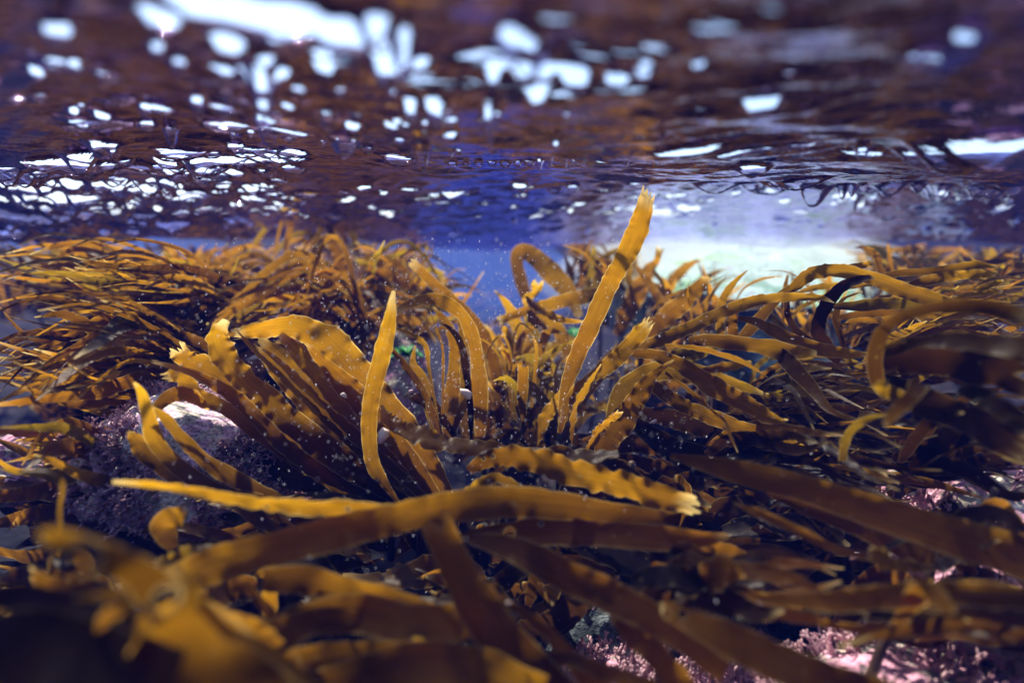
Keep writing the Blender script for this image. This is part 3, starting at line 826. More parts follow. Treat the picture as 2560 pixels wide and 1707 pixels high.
# ---- right of centre: long blades crossing the glow
plant(at(1640, 870, 1.08), "kelp with serrated orange blades pointing right across the glowing rock", [
    B('C', [(-330, 860, 60), (-150, 800, 90), (0, 740, 96), (200, 645, 90), (400, 560, 82), (600, 510, 68), (800, 498, 56), (960, 502, 36), (1055, 538, 6)], 1.02, .86, 'gold', ruffle=.14, jag=.12, tip='soft', pale=.8, seed=91),
    B('C', [(60, 800, 50), (200, 795, 86), (360, 812, 104), (550, 835, 110), (740, 868, 104), (850, 880, 80), (935, 876, 24)], .90, .80, 'gold', ruffle=.08, jag=.06, pale=1, tip='soft', seed=92),
    B('C', [(400, 640, 26), (520, 670, 60), (640, 730, 76), (800, 805, 82), (1000, 862, 80), (1180, 890, 62), (1310, 890, 14)], .96, .80, 'gold', ruffle=.12, jag=.10, tip='soft', holes=((.72, 0, .0016),), seed=93),
    B('C', [(600, 830, 40), (680, 890, 86), (760, 965, 112), (840, 1050, 110), (920, 1145, 84), (985, 1230, 60), (1060, 1290, 36), (1150, 1325, 20), (1265, 1342, 6)], .86, .70, 'brown', ruffle=.12, jag=.10, tip='soft', pale=1, twist=.2, holes=((.36, .3, .0016),), seed=94),
    B('C', [(-100, 830, 34), (60, 840, 42), (220, 872, 44), (400, 930, 40), (520, 995, 28), (600, 1050, 6)], .88, .80, 'gold', twist=.7, ruffle=.12, jag=.06, seed=95),
    B('C', [(-60, 900, 60), (100, 880, 100), (220, 850, 60), (300, 850, 10)], 1.0, .95, 'olive', ruffle=.2),
    B('C', [(120, 1010, 26), (260, 985, 62), (380, 965, 56), (490, 945, 30)], .92, .88, 'gold', ruffle=.1, jag=.1),
    B('C', [(290, 820, 40), (275, 700, 62), (285, 590, 62), (300, 500, 56), (370, 400, 40), (462, 316, 8)], 1.12, 1.02, 'brown', ruffle=.12, jag=.12, tip='soft', seed=98),
    B('C', [(350, 640, 12), (390, 510, 12), (450, 430, 20), (560, 376, 20), (700, 355, 6)], 1.2, 1.15, 'brown', twist=.6),
    B('C', [(710, 700, 16), (700, 560, 20), (715, 450, 28), (738, 345, 14)], 1.15, 1.12, 'brown'),
    B('C', [(380, 800, 70), (350, 700, 84), (370, 640, 70), (400, 620, 20)], .98, .96, 'brown', ruffle=.2),
    B('C', [(560, 600, 30), (640, 650, 52), (720, 730, 44), (820, 810, 20)], 1.1, 1.0, 'olive', twist=.5),
    B('C', [(750, 700, 10), (800, 590, 32), (900, 530, 36), (1000, 480, 20), (1060, 450, 6)], 1.15, 1.05, 'olive', twist=.5),
    B('C', [(780, 480, 16), (900, 440, 44), (1020, 420, 40), (1140, 400, 12)], 1.05, 1.0, 'gold', twist=.3),
], seed=8)
# ---- the big arch
plant(at(2130, 790, .98), "dark kelp arching high in a loop at the right just under the surface", [
    B('C', [(380, 800, 30), (480, 720, 80), (580, 600, 76), (700, 480, 64), (780, 430, 74), (880, 350, 92), (1020, 318, 92), (1200, 335, 98), (1380, 395, 98), (1560, 465, 98), (1760, 520, 92), (1930, 550, 40)], 1.0, .82, 'brown', ruffle=.10, jag=.08, twist=.25, seed=101),
    B('C', [(1100, 950, 60), (1000, 840, 100), (945, 730, 100), (965, 620, 90), (1030, 510, 88), (1120, 425, 80), (1260, 370, 50), (1330, 370, 10)], .94, .86, 'dark', ruffle=.10, jag=.08, twist=-.3, seed=102),
    B('C', [(1080, 880, 30), (900, 800, 54), (790, 725, 56), (735, 610, 46), (740, 490, 30), (800, 440, 8)], .97, .93, 'dark', twist=.5, seed=103),
    B('C', [(1120, 900, 30), (1090, 730, 50), (1065, 640, 50), (1110, 520, 30), (1250, 460, 12)], .97, .9, 'dark', twist=.5),
    B('C', [(1000, 560, 30), (1200, 560, 70), (1400, 545, 80), (1650, 545, 70), (1900, 540, 20)], .92, .85, 'olive', ruffle=.08),
    B('C', [(1080, 640, 30), (1250, 615, 60), (1400, 600, 70), (1600, 590, 60), (1800, 600, 14)], .95, .9, 'brown', twist=.2),
    B('C', [(1100, 700, 20), (1200, 660, 40), (1340, 660, 40), (1480, 690, 12)], .95, .9, 'gold', twist=.3),
    B('C', [(1000, 470, 14), (1100, 440, 30), (1300, 410, 34), (1450, 400, 30), (1580, 400, 8)], .98, .92, 'gold', ruffle=.2, pale=1, tip='soft'),
    B('C', [(1040, 330, 16), (1150, 295, 34), (1240, 285, 46), (1320, 262, 26)], .95, .93, 'gold', ruffle=.2, jag=.14, pale=1),
    B('C', [(1350, 365, 18), (1500, 335, 46), (1700, 325, 52), (1850, 305, 52), (2020, 280, 60), (2170, 292, 14)], .9, .8, 'brown', ruffle=.1, twist=.2),
    B('C', [(1500, 440, 20), (1650, 395, 60), (1820, 360, 74), (2000, 345, 70), (2170, 342, 36)], .88, .78, 'gold', ruffle=.16, jag=.1),
    B('C', [(1840, 520, 20), (1950, 490, 34), (2080, 470, 40), (2200, 465, 20)], .85, .78, 'gold', ruffle=.2, pale=1),
    B('C', [(1980, 490, 14), (2060, 440, 44), (2140, 410, 44), (2210, 385, 14)], .85, .78, 'gold', pale=.8),
], seed=9)
# ---- nearer dark arch at the right edge
plant(at(2290, 1120, .66), "broad dark arch of kelp nearest the right edge", [
    B('C', [(1420, 1180, 80), (1345, 1060, 96), (1335, 880, 92), (1400, 715, 88), (1550, 620, 88), (1800, 565, 100), (2100, 570, 116), (2420, 660, 140)], .66, .5, 'shade', ruffle=.06, jag=.04, twist=.15, seed=111),
    B('C', [(1380, 900, 50), (1500, 840, 86), (1700, 800, 96), (1950, 800, 130), (2200, 830, 150), (2450, 860, 160)], .62, .5, 'shade', ruffle=.06, twist=-.2, seed=112),
    B('C', [(1350, 960, 60), (1500, 940, 180), (1800, 930, 260), (2100, 960, 300), (2450, 1040, 320)], .68, .56, 'dark', ruffle=.06, twist=.3, seed=113),
    B('C', [(1300, 1040, 40), (1450, 1100, 130), (1700, 1230, 190), (2000, 1350, 220), (2400, 1540, 260)], .68, .6, 'dark', ruffle=.06, seed=114),
    B('C', [(1900, 1130, 60), (2050, 1170, 120), (2200, 1260, 130), (2420, 1400, 140)], .56, .5, 'dark', ruffle=.06, seed=115),
    B('C', [(1110, 1620, 50), (1130, 1480, 62), (1200, 1380, 62), (1310, 1325, 44), (1410, 1305, 16)], .66, .62, 'olive', ruffle=.08, twist=.4, seed=116),
    B('C', [(1350, 860, 30), (1440, 820, 34), (1540, 800, 8)], .6, .56, 'gold', pale=1, tip='soft'),
    B('C', [(1560, 1190, 60), (1430, 1150, 90), (1370, 1110, 70), (1420, 1085, 40)], .62, .56, 'olive', ruffle=.2),
], seed=10)
single('C', [(1640, 1090, 130), (1580, 1180, 100), (1500, 1260, 84), (1440, 1320, 64), (1405, 1375, 36)], .50, .42,
       "short orange blurred blade end hanging down in the dark at right", 'gold', "single short blade ends", ruffle=.1, pale=1, seed=121)

# ---- long foreground blades
single('O', [(1060, 1166, 14), (960, 1172, 30), (860, 1172, 46), (740, 1166, 48), (620, 1158, 42), (520, 1143, 34), (430, 1124, 28), (345, 1112, 22), (258, 1107, 8)], .60, .48,
       "long bright golden strip lying level across the left foreground", 'gold', ruffle=.16, jag=.10, twist=-.6, pale=.9, tip='soft', holes=((.32, 0, .0030), (.52, .4, .0022)), seed=131)
single('O', [(1560, 1190, 20), (1400, 1176, 50), (1270, 1158, 60), (1150, 1152, 66), (1030, 1165, 68), (900, 1192, 70), (760, 1226, 74), (620, 1262, 76), (480, 1302, 78), (380, 1345, 60)], .66, .42,
       "long level brown blade rising from lower left to the middle", 'brown', ruffle=.07, jag=.05, holes=((.72, -.7, .0018),), seed=132)
single('O', [(1290, 1640, 150), (1210, 1540, 128), (1140, 1450, 106), (1085, 1370, 90), (1040, 1285, 78), (1002, 1200, 66)], .40, .48,
       "broad smooth blade slanting down from the middle to the bottom edge", 'brown', ruffle=.04, jag=.02, pale=.2, twist=-.1, holes=(), seed=133)
single('E', [(780, 620, 40), (1000, 665, 120), (1200, 740, 170), (1450, 870, 186), (1700, 985, 190), (1950, 1110, 184), (2200, 1260, 190), (2500, 1480, 220)], .56, .42,
       "long brown blade running from the middle down to the lower right", 'brown', ruffle=.06, jag=.05, tip='none', seed=134)
single('E', [(820, 600, 30), (1000, 590, 96), (1200, 585, 144), (1450, 590, 164), (1700, 605, 166), (2000, 628, 150), (2300, 640, 120), (2500, 620, 30)], .64, .60,
       "level reddish brown blade with oval holes right of the middle", 'brown', ruffle=.07, jag=.06, holes=((.215, -.15, .0062), (.36, .55, .0034), (.62, -.1, .0016), (.66, .2, .0016), (.82, -.2, .0016)), seed=135)
single('E', [(830, 200, 66), (950, 130, 130), (1100, 110, 170), (1300, 140, 180), (1500, 200, 190), (1750, 260, 190), (2000, 340, 170), (2300, 430, 120)], .74, .66,
       "crumpled frilly brown blade lying in the middle with curled bright edges", 'brown', ruffle=.22, jag=.14, twist=.5, pale=1, holes=((.13, .3, .003), (.2, .2, .003)), seed=136)
single('O', [(1420, 1040, 20), (1330, 1050, 50), (1220, 1045, 44), (1100, 1030, 40), (1010, 1015, 44), (940, 990, 50), (895, 965, 34), (876, 930, 8)], .74, .80,
       "wavy red-brown ribbon curling up at its left end behind the crumpled blade", 'brown', ruffle=.28, jag=.14, tip='soft', twist=.4, seed=137)
single('E', [(1150, 300, 40), (1010, 240, 60), (920, 290, 90), (840, 330, 76), (780, 360, 50), (715, 415, 6)], .70, .66,
       "small torn golden scrap hanging under the crumpled blade", 'gold', "small torn scraps of kelp", ruffle=.16, jag=.2, tip='soft', seed=138)
single('F', [(-60, 100, 30), (150, 150, 90), (400, 210, 136), (800, 310, 176), (1200, 440, 226), (1700, 600, 262), (2222, 760, 300), (2500, 850, 320)], .66, .46,
       "very broad brown blade sloping down to the right edge", 'brown', ruffle=.05, jag=.03, tip='none', seed=139)
single('F', [(560, 330, 40), (800, 420, 110), (1100, 520, 170), (1350, 620, 210), (1530, 710, 190), (1640, 790, 70)], .68, .56,
       "blunt-ended dark brown blade beneath the very broad one", 'brown', ruffle=.05, jag=.03, pale=.1, twist=.2, seed=140)
single('F', [(1290, 760, 40), (1180, 745, 50), (1050, 715, 50), (930, 670, 52), (800, 600, 62), (660, 535, 66), (520, 475, 58), (430, 440, 30), (346, 402, 5)], .52, .56,
       "thin golden pointed blade over the dark hollow at lower right", 'gold', ruffle=.08, jag=.06, tip='soft', twist=.2, seed=141)
single('F', [(1700, 840, 30), (1500, 815, 70), (1380, 800, 100), (1290, 760, 130), (1225, 720, 80)], .47, .46,
       "pale curled frilly blade end beside the pink gravel at right", 'olive', "single short blade ends", ruffle=.2, jag=.12, pale=1, twist=.5, seed=142)
single('F', [(2500, 1050, 180), (2222, 1010, 170), (1800, 990, 160), (1400, 1000, 150), (1000, 1040, 130), (700, 1035, 96), (500, 1010, 56), (320, 984, 14)], .36, .50,
       "level golden ragged blade reaching in from the right edge", 'gold', ruffle=.10, jag=.12, tip='soft', pale=.9, seed=143)
single('F', [(2500, 1080, 100), (2200, 1150, 190), (1800, 1130, 190), (1400, 1110, 150), (1150, 1090, 60)], .40, .46,
       "dark brown blade lying just under the level ragged one", 'dark', ruffle=.08, jag=.06, twist=.2, seed=144)
single('F', [(1700, 1240, 40), (1450, 1235, 84), (1200, 1220, 76), (1000, 1195, 54), (820, 1145, 70), (650, 1115, 92), (500, 1125, 74), (400, 1095, 6)], .44, .48,
       "small orange blade with a spiky white tip over the pink turf", 'gold', ruffle=.12, jag=.14, tip='soft', pale=1, seed=145)
single('F', [(1500, 1800, 330), (1100, 1640, 300), (800, 1510, 270), (500, 1370, 240), (250, 1255, 190), (60, 1170, 140), (-60, 1110, 110), (-130, 1070, 50)], .36, .44,
       "broad brown blade with a holed frilly end crossing the bottom right", 'brown', ruffle=.08, jag=.08, pale=.9, holes=((.90, .3, .004), (.78, -.4, .004)), seed=146)
single('E', [(1600, 980, 40), (1760, 1090, 110), (1900, 1230, 170), (2050, 1400, 180), (2250, 1640, 180)], .50, .44,
       "shorter brown blade forking down beside the long lower right one", 'brown', ruffle=.07, jag=.08, twist=.1, tip='none', seed=147)
single('E', [(1040, 1050, 20), (1180, 1110, 60), (1330, 1230, 84), (1450, 1360, 100), (1580, 1500, 130), (1720, 1660, 150)], .50, .42,
       "dark edged blade bending down to the bottom beside the pink turf", 'brown', ruffle=.05, jag=.03, twist=.2, tip='none', seed=148)
single('E', [(1250, 1420, 60), (1500, 1420, 80), (1700, 1490, 90), (1900, 1560, 110), (2100, 1640, 120)], .44, .40,
       "brown blade with a pale spot lying over the pink turf at the bottom", 'brown', ruffle=.05, tip='none', seed=149)
single('E', [(690, 1536, 6), (635, 1450, 56), (570, 1370, 84), (510, 1310, 70), (470, 1285, 40)], .44, .42,
       "small pale yellow torn leaf piece floating at bottom centre", 'gold', "small torn scraps of kelp", ruffle=.2, jag=.15, pale=1, seed=150)
# bottom left: the large out-of-focus frilly blade close to the lens
single('D', [(1750, 2050, 900), (1450, 1680, 700), (1180, 1330, 560), (1050, 1180, 400), (1000, 1100, 200)], .31, .285,
       "wide dim brown body of the close out-of-focus blade at bottom left", 'brown', ruffle=.06, jag=.03, pale=.2, nc=21, tip='none', seed=151)
single('D', [(1120, 1110, 260), (1030, 990, 250), (900, 870, 190), (760, 800, 170), (600, 740, 190), (450, 670, 180), (340, 620, 110), (262, 590, 50)], .285, .26,
       "large out-of-focus ruffled golden blade end pointing up left", 'gold', ruffle=.06, jag=.05, pale=.3, nc=25, holes=((.62, .35, .0085), (.10, -.1, .0075)), seed=165)
single('D', [(2150, 1700, 80), (1850, 1440, 84), (1640, 1300, 90), (1480, 1250, 96), (1370, 1130, 92), (1280, 1040, 90), (1210, 920, 70), (1150, 860, 30)], .30, .275,  # gold strip added for the lit rim of the close blade
       "wavy out-of-focus strip added as the lit rim of the close blade", 'gold', "added lit rims of the close blade", ruffle=.10, jag=.04, twist=.7, seed=166)
single('D', [(950, 1040, 110), (850, 1000, 90), (700, 1000, 60), (590, 1008, 40), (490, 1022, 12)], .29, .28,
       "short golden side strand pointing left beside the close frilly blade", 'gold', "single short blade ends", ruffle=.1, jag=.05, tip='soft', pale=1, seed=152)
single('D', [(640, 1240, 40), (680, 1150, 80), (780, 1090, 80), (900, 1060, 60)], .29, .28,
       "curled golden lobe just below the close frilly blade", 'gold', "single short blade ends", ruffle=.25, jag=.1, seed=153)
single('D', [(-300, 1350, 300), (100, 1330, 420), (600, 1450, 460), (1100, 1620, 460)], .30, .27,
       "very dark broad blade filling the bottom left corner", 'dark', ruffle=.05, tip='none', seed=154)
single('D', [(-300, 1080, 100), (0, 1010, 150), (350, 1050, 170), (700, 1170, 190), (1100, 1330, 200)], .36, .33,
       "dark olive blade sagging behind the close frilly blade", 'dark', ruffle=.05, tip='none', seed=155)
single('D', [(2300, 1130, 60), (2050, 1160, 170), (1800, 1260, 220), (1500, 1390, 240), (1200, 1500, 200)], .42, .36,
       "wide brown blade lying lower left of the slanting smooth blade", 'brown', ruffle=.07, jag=.04, tip='none', seed=156)
single('E', [(-500, 900, 150), (-200, 900, 190), (0, 960, 180), (300, 1030, 160), (560, 1090, 100), (720, 1110, 30)], .46, .50,
       "brown blade with a fine bright upper edge under the long level one", 'brown', ruffle=.06, jag=.04, twist=.3, seed=157)
single('E', [(-400, 1200, 200), (-100, 1130, 230), (150, 1120, 230), (450, 1180, 220), (800, 1180, 200), (1000, 1230, 140)], .43, .46,
       "wide mottled brown blade left of the slanting smooth one", 'brown', ruffle=.06, jag=.04, seed=158)
single('E', [(-600, 1480, 200), (-200, 1420, 200), (150, 1380, 160), (450, 1345, 90), (700, 1310, 30)], .38, .42,
       "brown blade with a thin golden rim near the bottom edge", 'brown', ruffle=.08, jag=.05, twist=.35, seed=159)
single('E', [(-300, 1660, 260), (100, 1560, 300), (500, 1480, 320), (900, 1500, 320), (1300, 1660, 260)], .38, .38,
       "wide dark brown blade filling the bottom centre edge", 'brown', ruffle=.05, jag=.03, twist=.15, tip='none', seed=160)
single('D', [(1500, 930, 90), (1600, 960, 70), (1680, 1040, 70), (1760, 1130, 70), (1800, 1180, 20)], .46, .44,
       "narrow folded blade hanging beneath the long level one at left", 'brown', ruffle=.05, twist=.5, seed=161)
single('D', [(1120, 700, 60), (1060, 560, 150), (1130, 500, 140), (1190, 470, 90)], .62, .6,
       "short square-ended folded blade standing above the frilly one", 'brown', "single short blade ends", ruffle=.05, pale=.5, seed=162)
single('D', [(1600, 760, 60), (1450, 730, 90), (1300, 730, 120), (1150, 780, 120), (1000, 790, 50)], .52, .5,
       "ruffled yellow-green end with a hole behind the close frilly blade", 'olive', "single short blade ends", ruffle=.35, jag=.2, pale=1, holes=((.62, .1, .003),), seed=163)
single('D', [(300, 1020, 16), (310, 900, 30), (380, 700, 30), (385, 450, 34), (400, 280, 36), (330, 210, 30), (150, 190, 20)], .55, .5,
       "thin bent rim of a blade curving down at far left", 'olive', twist=.8, ruffle=.05, seed=164)

# ------------------------------------------------------------------ sprays of blades: base, tips, bend (pixels), depth
def spray(label, base, d, tips, n, wpx, bend, mats, seed, group, reg='O', dj=.12, ruffle=.12, tdj=None, basej=30):
    """tips: (x0, x1, y0, y1) box the blade ends reach; bend: how far the middle is pushed up (pixels)"""
    rr = random.Random(seed)
    out = []
    for k in range(min(98, int(n * (1.2 if group == GD else 2.1)))):
        tx, ty = rr.uniform(tips[0], tips[1]), rr.uniform(tips[2], tips[3])
        bx, by = base[0] + rr.uniform(-basej, basej), base[1] + rr.uniform(-basej, basej) * .5
        dd = d + rr.uniform(-dj, dj)
        td = dd + (rr.uniform(-dj, dj) if tdj is None else rr.uniform(*tdj))
        bn = bend * rr.uniform(.5, 1.4) * rr.choice((1, 1, 1, -.7, 2.2)) 
        s2 = rr.uniform(-.09, .09)
        wv = wpx * rr.choice((.5, .7, .9, 1.15) if group == GD else (.2, .3, .45, .6, .8, 1.0))
        pts = []
        side = rr.uniform(-.12, .12)
        for q in range(6):
            t = q / 5
            x = bx + (tx - bx) * t ** 1.15
            y = by + (ty - by) * t - bn * math.sin(math.pi * t) * (1.0 - .25 * t)
            L_ = math.hypot(tx - bx, ty - by)
            x += side * L_ * math.sin(math.pi * t * 1.0) + rr.uniform(-.02, .02) * L_
            y += (rr.uniform(-.02, .02) + s2 * math.sin(2 * math.pi * t)) * L_
            wq = wv * (0.45, .9, 1.0, .92, .62, .10)[q]
            pts.append((x, y, wq, dd + (td - dd) * t))
        out.append((blade_mesh(px_path(reg, pts, d), seed=seed * 100 + k, ruffle=ruffle * rr.uniform(.6, 1.5), jag=rr.uniform(.03, .10),
                               twist=rr.uniform(-.9, .9), twist2=rr.uniform(-.9, .9), pale=rr.uniform(.2, 1), tip=rr.choice(('torn', 'soft', 'soft')), nc=7,
                               holes=()), rr.choice(mats)))
    return plant(at(base[0], base[1], d, reg), label, out, group, seed)


GL = "kelp plants swept to the left"
GR = "kelp plants swept to the right"
GB = "kelp plants standing in the blue distance"
GD = "shaded kelp plants low in the frame"
bg_ = ['brown', 'brown', 'gold', 'olive']
bl_ = ['brown', 'umber', 'shade', 'olive', 'umber']
dk = ['umber', 'dark', 'dark', 'olive']
# the drooping mound left of the middle
spray("kelp mound drooping both ways just left of the blue gap", (820, 760), 1.75, (480, 780, 640, 800), 30, 24, 120, bg_, 201, GB)
spray("long-bladed kelp drooping left from the top of the mound", (830, 740), 1.4, (420, 740, 700, 850), 30, 28, 75, ['brown', 'umber', 'umber', 'olive'], 240, GB, tdj=(-.25, 0))
spray("long-bladed kelp drooping right from the top of the mound", (800, 740), 1.5, (880, 1060, 690, 800), 16, 26, 65, ['brown', 'umber', 'olive'], 241, GB, tdj=(-.2, 0))
spray("dense kelp standing between the arching blades and the tall blade", (1200, 960), 1.15, (1060, 1330, 760, 900), 22, 28, 50, bg_, 242, GB)
spray("kelp with thin upright blades crossing the blue gap", (900, 800), 1.55, (820, 1130, 600, 760), 26, 20, 60, bg_, 202, GB)
spray("tangle of kelp tips touching the surface above the mound", (820, 700), 2.0, (640, 1010, 575, 640), 26, 18, 20, bg_, 203, GB)
spray("distant faint kelp in the hazy blue gap", (1050, 790), 2.9, (930, 1290, 650, 740), 8, 14, 20, bg_, 204, GB)
spray("kelp behind the arching blades under the blue gap", (1180, 900), 1.5, (1040, 1330, 730, 880), 26, 26, 30, bg_, 205, GB)
spray("kelp thicket behind the foot of the tall blade", (1250, 1020), 1.3, (1130, 1420, 820, 960), 26, 28, 30, bg_, 206, GB)
spray("kelp thicket in front of the glowing rock", (1480, 900), 1.4, (1400, 1700, 720, 860), 22, 24, 40, bg_, 207, GB)
# left mass
spray("kelp whose long blades slope down left past the boulder", (640, 640), 1.45, (190, 330, 850, 960), 8, 32, 60, ['brown', 'brown', 'umber'], 208, GL, tdj=(-.15, 0))
spray("kelp swept level to the left edge under the surface", (600, 700), 1.5, (-60, 330, 560, 700), 30, 26, 20, ['olive', 'brown', 'umber', 'shade', 'umber'], 209, GL, tdj=(-.6, -.2))
spray("kelp with yellow tips near the blue strip at upper left", (420, 660), 1.3, (0, 420, 580, 640), 18, 22, 20, ['brown', 'olive', 'umber'], 210, GL, tdj=(-.3, .2))
spray("kelp filling the shade below the left edge tips", (520, 850), 1.25, (-60, 300, 680, 860), 34, 32, 30, ['umber', 'shade', 'shade', 'umber', 'dark'], 211, GL, tdj=(-.5, -.2))
spray("kelp of broad dark blades bending down at the left edge", (440, 900), 1.15, (-60, 200, 820, 940), 24, 44, 60, ['dark', 'umber', 'umber'], 212, GL, tdj=(-.45, -.2))
spray("kelp between the left edge and the drooping mound", (560, 800), 1.45, (200, 520, 640, 800), 26, 26, 30, bl_, 213, GL)
spray("low kelp behind the rock at the left edge", (300, 1070), .95, (-60, 180, 985, 1090), 22, 44, 40, ['brown', 'umber', 'umber', 'olive'], 214, GL, tdj=(-.25, 0))
# right mass
spray("kelp combed to the right behind the high dark loop", (1960, 780), 1.25, (2060, 2400, 640, 780), 34, 22, 30, ['olive', 'umber', 'shade', 'brown'], 215, GR, tdj=(-.4, 0))
spray("kelp with fine parallel blades under the dark loop", (2000, 860), 1.1, (2100, 2420, 720, 880), 30, 24, 40, bl_, 216, GR, tdj=(-.35, -.1))
spray("kelp at the far right reaching the surface", (2150, 760), 1.35, (2200, 2420, 620, 720), 22, 20, 30, ['umber', 'shade', 'olive'], 217, GR, tdj=(-.4, .1))
spray("kelp streaming right below the orange serrated blades", (1720, 920), 1.05, (1850, 2150, 830, 1010), 30, 28, 30, ['brown', 'dark', 'olive'], 218, GR, tdj=(-.25, -.05))
spray("dark kelp flowing right under the ragged golden blades", (1640, 1040), 1.0, (1850, 2300, 980, 1160), 34, 34, 30, ['dark', 'dark', 'brown'], 219, GR, tdj=(-.3, -.1))
spray("dark kelp at the right edge below the near arch", (2080, 1060), .85, (2200, 2440, 900, 1150), 20, 46, 30, ['dark'], 220, GR, tdj=(-.2, -.05))
# low, shaded
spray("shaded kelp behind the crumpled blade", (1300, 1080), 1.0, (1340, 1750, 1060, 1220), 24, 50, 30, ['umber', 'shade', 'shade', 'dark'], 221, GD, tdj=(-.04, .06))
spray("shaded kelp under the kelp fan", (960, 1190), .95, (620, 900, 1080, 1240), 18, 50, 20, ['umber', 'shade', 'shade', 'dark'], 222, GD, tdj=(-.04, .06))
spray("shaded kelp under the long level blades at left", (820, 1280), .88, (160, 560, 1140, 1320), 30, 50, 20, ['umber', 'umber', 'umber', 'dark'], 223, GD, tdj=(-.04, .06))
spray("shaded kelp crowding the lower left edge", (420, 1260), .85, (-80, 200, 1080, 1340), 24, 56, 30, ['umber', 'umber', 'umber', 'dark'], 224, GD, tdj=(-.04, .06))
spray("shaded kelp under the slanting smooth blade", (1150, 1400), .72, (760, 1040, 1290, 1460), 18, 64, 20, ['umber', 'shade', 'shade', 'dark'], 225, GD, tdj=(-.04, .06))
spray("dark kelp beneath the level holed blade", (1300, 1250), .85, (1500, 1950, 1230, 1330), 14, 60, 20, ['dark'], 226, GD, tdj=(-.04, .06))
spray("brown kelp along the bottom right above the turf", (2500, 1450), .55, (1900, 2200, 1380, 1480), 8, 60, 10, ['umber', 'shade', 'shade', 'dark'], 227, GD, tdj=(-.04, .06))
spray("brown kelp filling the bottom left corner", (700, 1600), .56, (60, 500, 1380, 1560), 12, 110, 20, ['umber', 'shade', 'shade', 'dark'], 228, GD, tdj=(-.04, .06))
spray("kelp in the haze behind the glowing rock", (1900, 800), 3.0, (1700, 2300, 610, 690), 22, 16, 20, bg_, 229, GB, dj=.3)
spray("kelp in the haze far behind the left tips", (300, 760), 2.8, (-100, 560, 600, 690), 26, 18, 20, bg_, 230, GB, dj=.4)
spray("kelp in the haze behind the drooping mound", (760, 740), 3.2, (500, 1000, 600, 680), 22, 16, 20, bg_, 231, GB, dj=.4)

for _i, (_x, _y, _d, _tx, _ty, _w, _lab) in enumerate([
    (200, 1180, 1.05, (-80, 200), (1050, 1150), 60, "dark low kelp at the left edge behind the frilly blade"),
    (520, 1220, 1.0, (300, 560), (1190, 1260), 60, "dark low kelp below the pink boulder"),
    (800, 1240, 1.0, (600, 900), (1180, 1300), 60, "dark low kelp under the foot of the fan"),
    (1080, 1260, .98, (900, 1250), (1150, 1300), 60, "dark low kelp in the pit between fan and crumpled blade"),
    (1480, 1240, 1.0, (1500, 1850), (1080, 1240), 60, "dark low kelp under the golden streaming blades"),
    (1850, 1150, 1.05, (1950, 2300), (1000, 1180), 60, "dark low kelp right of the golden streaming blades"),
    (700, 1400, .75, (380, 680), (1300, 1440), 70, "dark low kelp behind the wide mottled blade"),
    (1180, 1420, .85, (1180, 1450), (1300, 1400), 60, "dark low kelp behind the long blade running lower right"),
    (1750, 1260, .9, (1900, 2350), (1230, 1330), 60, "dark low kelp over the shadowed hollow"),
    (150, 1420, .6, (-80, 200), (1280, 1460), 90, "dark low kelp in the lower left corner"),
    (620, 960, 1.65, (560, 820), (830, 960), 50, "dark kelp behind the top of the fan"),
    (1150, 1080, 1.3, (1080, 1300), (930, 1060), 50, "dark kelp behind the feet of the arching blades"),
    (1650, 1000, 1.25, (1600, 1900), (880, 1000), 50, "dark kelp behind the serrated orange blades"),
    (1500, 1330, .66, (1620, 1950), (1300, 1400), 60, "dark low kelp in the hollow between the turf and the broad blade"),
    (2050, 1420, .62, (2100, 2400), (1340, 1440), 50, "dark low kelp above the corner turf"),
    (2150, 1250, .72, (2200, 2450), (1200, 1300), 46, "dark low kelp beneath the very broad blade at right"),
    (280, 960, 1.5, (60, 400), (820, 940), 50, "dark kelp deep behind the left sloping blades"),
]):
    spray(_lab, (_x, _y), _d, (*_tx, *_ty), 24, _w, 30, ['shade', 'dark', 'umber'] if (_d < .8 and _x > 300) else ['shade', 'dark'], 300 + _i, GD, basej=120, tdj=(-.1, .1))
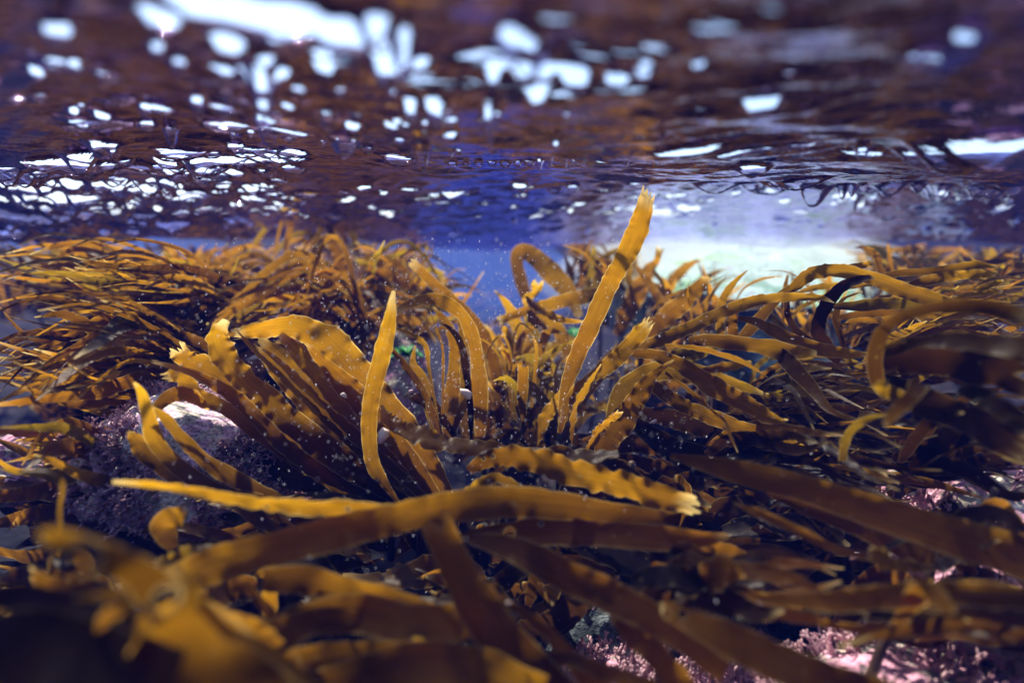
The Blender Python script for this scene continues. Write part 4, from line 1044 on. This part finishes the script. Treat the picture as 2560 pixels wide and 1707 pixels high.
for _i, (_x, _y, _d, _tx, _ty, _w, _lab) in enumerate([
    (80, 700, 2.3, (-150, 300), (566, 620), 20, "hazy kelp touching the surface at far left"),
    (480, 700, 2.2, (300, 700), (564, 620), 20, "hazy kelp touching the surface left of the mound"),
    (780, 690, 2.5, (640, 900), (562, 610), 18, "hazy kelp touching the surface behind the mound"),
    (1430, 700, 2.4, (1330, 1500), (566, 640), 18, "hazy kelp between the folded blade and the tall blade"),
    (2050, 690, 2.4, (1900, 2250), (566, 630), 20, "hazy kelp touching the surface behind the dark loop"),
    (2350, 700, 2.2, (2200, 2550), (570, 640), 20, "hazy kelp touching the surface at far right"),
    (150, 660, 1.75, (-60, 330), (546, 610), 22, "brown tips meeting the surface at upper left"),
    (450, 660, 1.7, (300, 620), (550, 610), 20, "brown tips meeting the surface left of the mound peak"),
    (900, 650, 1.8, (760, 1000), (552, 600), 16, "brown tips meeting the surface right of the mound peak"),
    (1380, 660, 1.8, (1290, 1470), (556, 610), 16, "brown tips behind the tall blade meeting the surface"),
    (2060, 660, 1.7, (1930, 2200), (556, 620), 20, "brown tips meeting the surface above the dark loop"),
    (2280, 670, 1.6, (2180, 2420), (566, 620), 20, "brown tips meeting the surface at upper right"),
    (1560, 760, 1.6, (1500, 1720), (600, 700), 18, "thin dark kelp silhouetted on the left half of the glowing rock"),
    (1850, 780, 1.5, (1700, 1980), (610, 720), 18, "thin dark kelp silhouetted on the right half of the glowing rock"),
    (-250, 700, 2.0, (-500, -50), (570, 700), 24, "kelp beyond the left edge of the view"),
    (2600, 720, 2.0, (2400, 2900), (580, 700), 24, "kelp beyond the right edge of the view"),
]):
    spray(_lab, (_x, _y), _d, (*_tx, *_ty), 14 if 'silhouetted' in _lab else 34, _w, 14, ['brown', 'umber'] if 'silhouetted' in _lab else (bl_ if 'brown tips' in _lab else bg_), 330 + _i, GB, basej=80, dj=.35)

# ------------------------------------------------------------------ drifting specks
def motes():
    rr = random.Random(77)
    V, F = [], []
    for k in range(5200):
        x = rr.gauss(1000, 360); y = rr.gauss(860, 210)
        if not (250 < x < 2050 and 545 < y < 1420): continue
        d = rr.uniform(.62, 1.9) if rr.random() < .7 else rr.uniform(.5, 1.1)
        p = at(x, y, d)
        l = rr.uniform(0.9, 3.0) * d * 1.4 / 1307; r = l * rr.uniform(.2, .38)
        a = Vector((rr.uniform(-.2, .6), rr.uniform(-.5, .5), rr.uniform(-.3, 1))).normalized()
        b = a.orthogonal().normalized(); c = a.cross(b)
        i = len(V)
        V += [p - a * l, p + b * r, p + c * r, p - b * r, p - c * r, p + a * l]
        for q in range(4):
            F += [(i, i + 1 + q, i + 1 + (q + 1) % 4), (i + 5, i + 1 + (q + 1) % 4, i + 1 + q)]
    o = link("drifting_specks", mesh_from("drifting_specks", V, F), M_MOTE)
    tag(o, "cloud of tiny white specks and bubbles drifting in the water", "specks", kind='stuff')


motes()


def flake(x, y, d, s, label, seed, reg='O'):
    rr = random.Random(seed)
    p = at(x, y, d, reg)
    V, F = [], []
    n = 9
    ax = Vector((rr.uniform(-1, 1), rr.uniform(-.3, .3), rr.uniform(-1, 1))).normalized()
    bx = ax.cross(Vector((0, 1, 0))).normalized()
    l = wid(s, d)
    for lay, (zz, sc) in enumerate(((-.12, .8), (0, 1), (.12, .75))):
        for k in range(n):
            t = 6.2832 * k / n
            rd = 1 + .18 * math.sin(3 * t + seed)
            V.append(p + (ax * math.cos(t) * .5 * rd + bx * math.sin(t) * .3 * rd) * l * sc + Vector((0, -1, 0)) * zz * l)
    for lay in range(2):
        for k in range(n):
            F.append((lay * n + k, lay * n + (k + 1) % n, (lay + 1) * n + (k + 1) % n, (lay + 1) * n + k))
    F.append(tuple(range(n))[::-1]); F.append(tuple(2 * n + k for k in range(n)))
    o = link("shell_fragment", mesh_from("shell_fragment", V, F), M_SHELL)
    tag(o, label, "shell fragment", "pale shell bits drifting in the water")


flake(1071, 904, .92, 34, "largest pale shell bit in front of the arching middle blades", 1)
flake(790, 908, .82, 18, "round white shell bit over the middle of the kelp fan", 2)
flake(1502, 968, .86, 16, "small round white bit right of the tall blade's foot", 3)
flake(944, 898, .9, 12, "tiny pale bit beside the upright slender blade", 4)
flake(880, 1000, .8, 40, "thin white splinter right of the upright blade's lower half", 5)
flake(1634, 1052, .8, 12, "faint round bit over the dark kelp right of the ragged blades", 6)
flake(1168, 1384, .5, 14, "pale bit beside the slanting smooth blade near the bottom", 7)
flake(1965, 1275, .7, 30, "yellow-white bit over the shadowed hollow", 8)
flake(650, 1050, .85, 10, "tiny bit at the dark foot of the kelp fan", 9)

# ------------------------------------------------------------------ the water itself: pale blue air of the scene
def water_body():
    import bmesh
    bm = bmesh.new()
    bmesh.ops.create_cube(bm, size=1.0)
    for v in bm.verts:
        v.co = Vector((v.co.x * 19.6, v.co.y * 19.6, (0.75 if v.co.z > 0 else -1.95)))
    me = bpy.data.meshes.new("haze"); bm.to_mesh(me); bm.free()
    m, N, L = new_mat("water_haze")
    pv = N.new("ShaderNodeVolumePrincipled")
    pv.inputs["Color"].default_value = (0.03, 0.10, 0.95, 1)
    pv.inputs["Density"].default_value = 0.029
    pv.inputs["Anisotropy"].default_value = 0.0
    o_ = N.new("ShaderNodeOutputMaterial"); L.new(pv.outputs[0], o_.inputs["Volume"])
    o = link("haze", me, m)
    tag(o, "blue water haze that fades the farther kelp", "water haze", kind='stuff')


water_body()


# ------------------------------------------------------------------ haze volumes added to glow round the rock and tint the distance
def plume(center, size, color, density, label):
    import bmesh
    bm = bmesh.new()
    bmesh.ops.create_icosphere(bm, subdivisions=4, radius=1.0)
    for v in bm.verts:
        k = 1 + .18 * mnoise.noise(v.co * 1.7 + Vector(center))
        v.co = Vector((v.co.x * size[0] * k, v.co.y * size[1] * k, v.co.z * size[2] * k))
    me = bpy.data.meshes.new("added_haze"); bm.to_mesh(me); bm.free()
    m, N, L = new_mat("added_haze")
    pv = N.new("ShaderNodeVolumePrincipled")
    pv.inputs["Color"].default_value = (*color, 1)
    pv.inputs["Density"].default_value = density
    o_ = N.new("ShaderNodeOutputMaterial"); L.new(pv.outputs[0], o_.inputs["Volume"])
    o = link("added_haze", me, m)
    o.location = center
    tag(o, label, "bubble mist", kind='stuff')


plume(at(1660, 635, 2.10), (0.66, 0.42, 0.17), (0.90, 0.98, 0.99), 1.8, "pale added haze that makes the glow around the sunlit rock")
plume(at(1080, 650, 2.25), (0.46, 0.45, 0.20), (0.15, 0.30, 0.90), 1.1, "added blue haze in the gap between the kelp mound and the tall blade")
plume(at(200, 590, 2.35), (0.70, 0.40, 0.10), (0.16, 0.32, 0.95), 1.0, "added blue haze under the surface behind the left kelp tips")
plume(at(760, 680, 1.75), (0.42, 0.30, 0.16), (0.34, 0.36, 0.85), 0.45, "faint added violet haze over the kelp mound left of the middle")
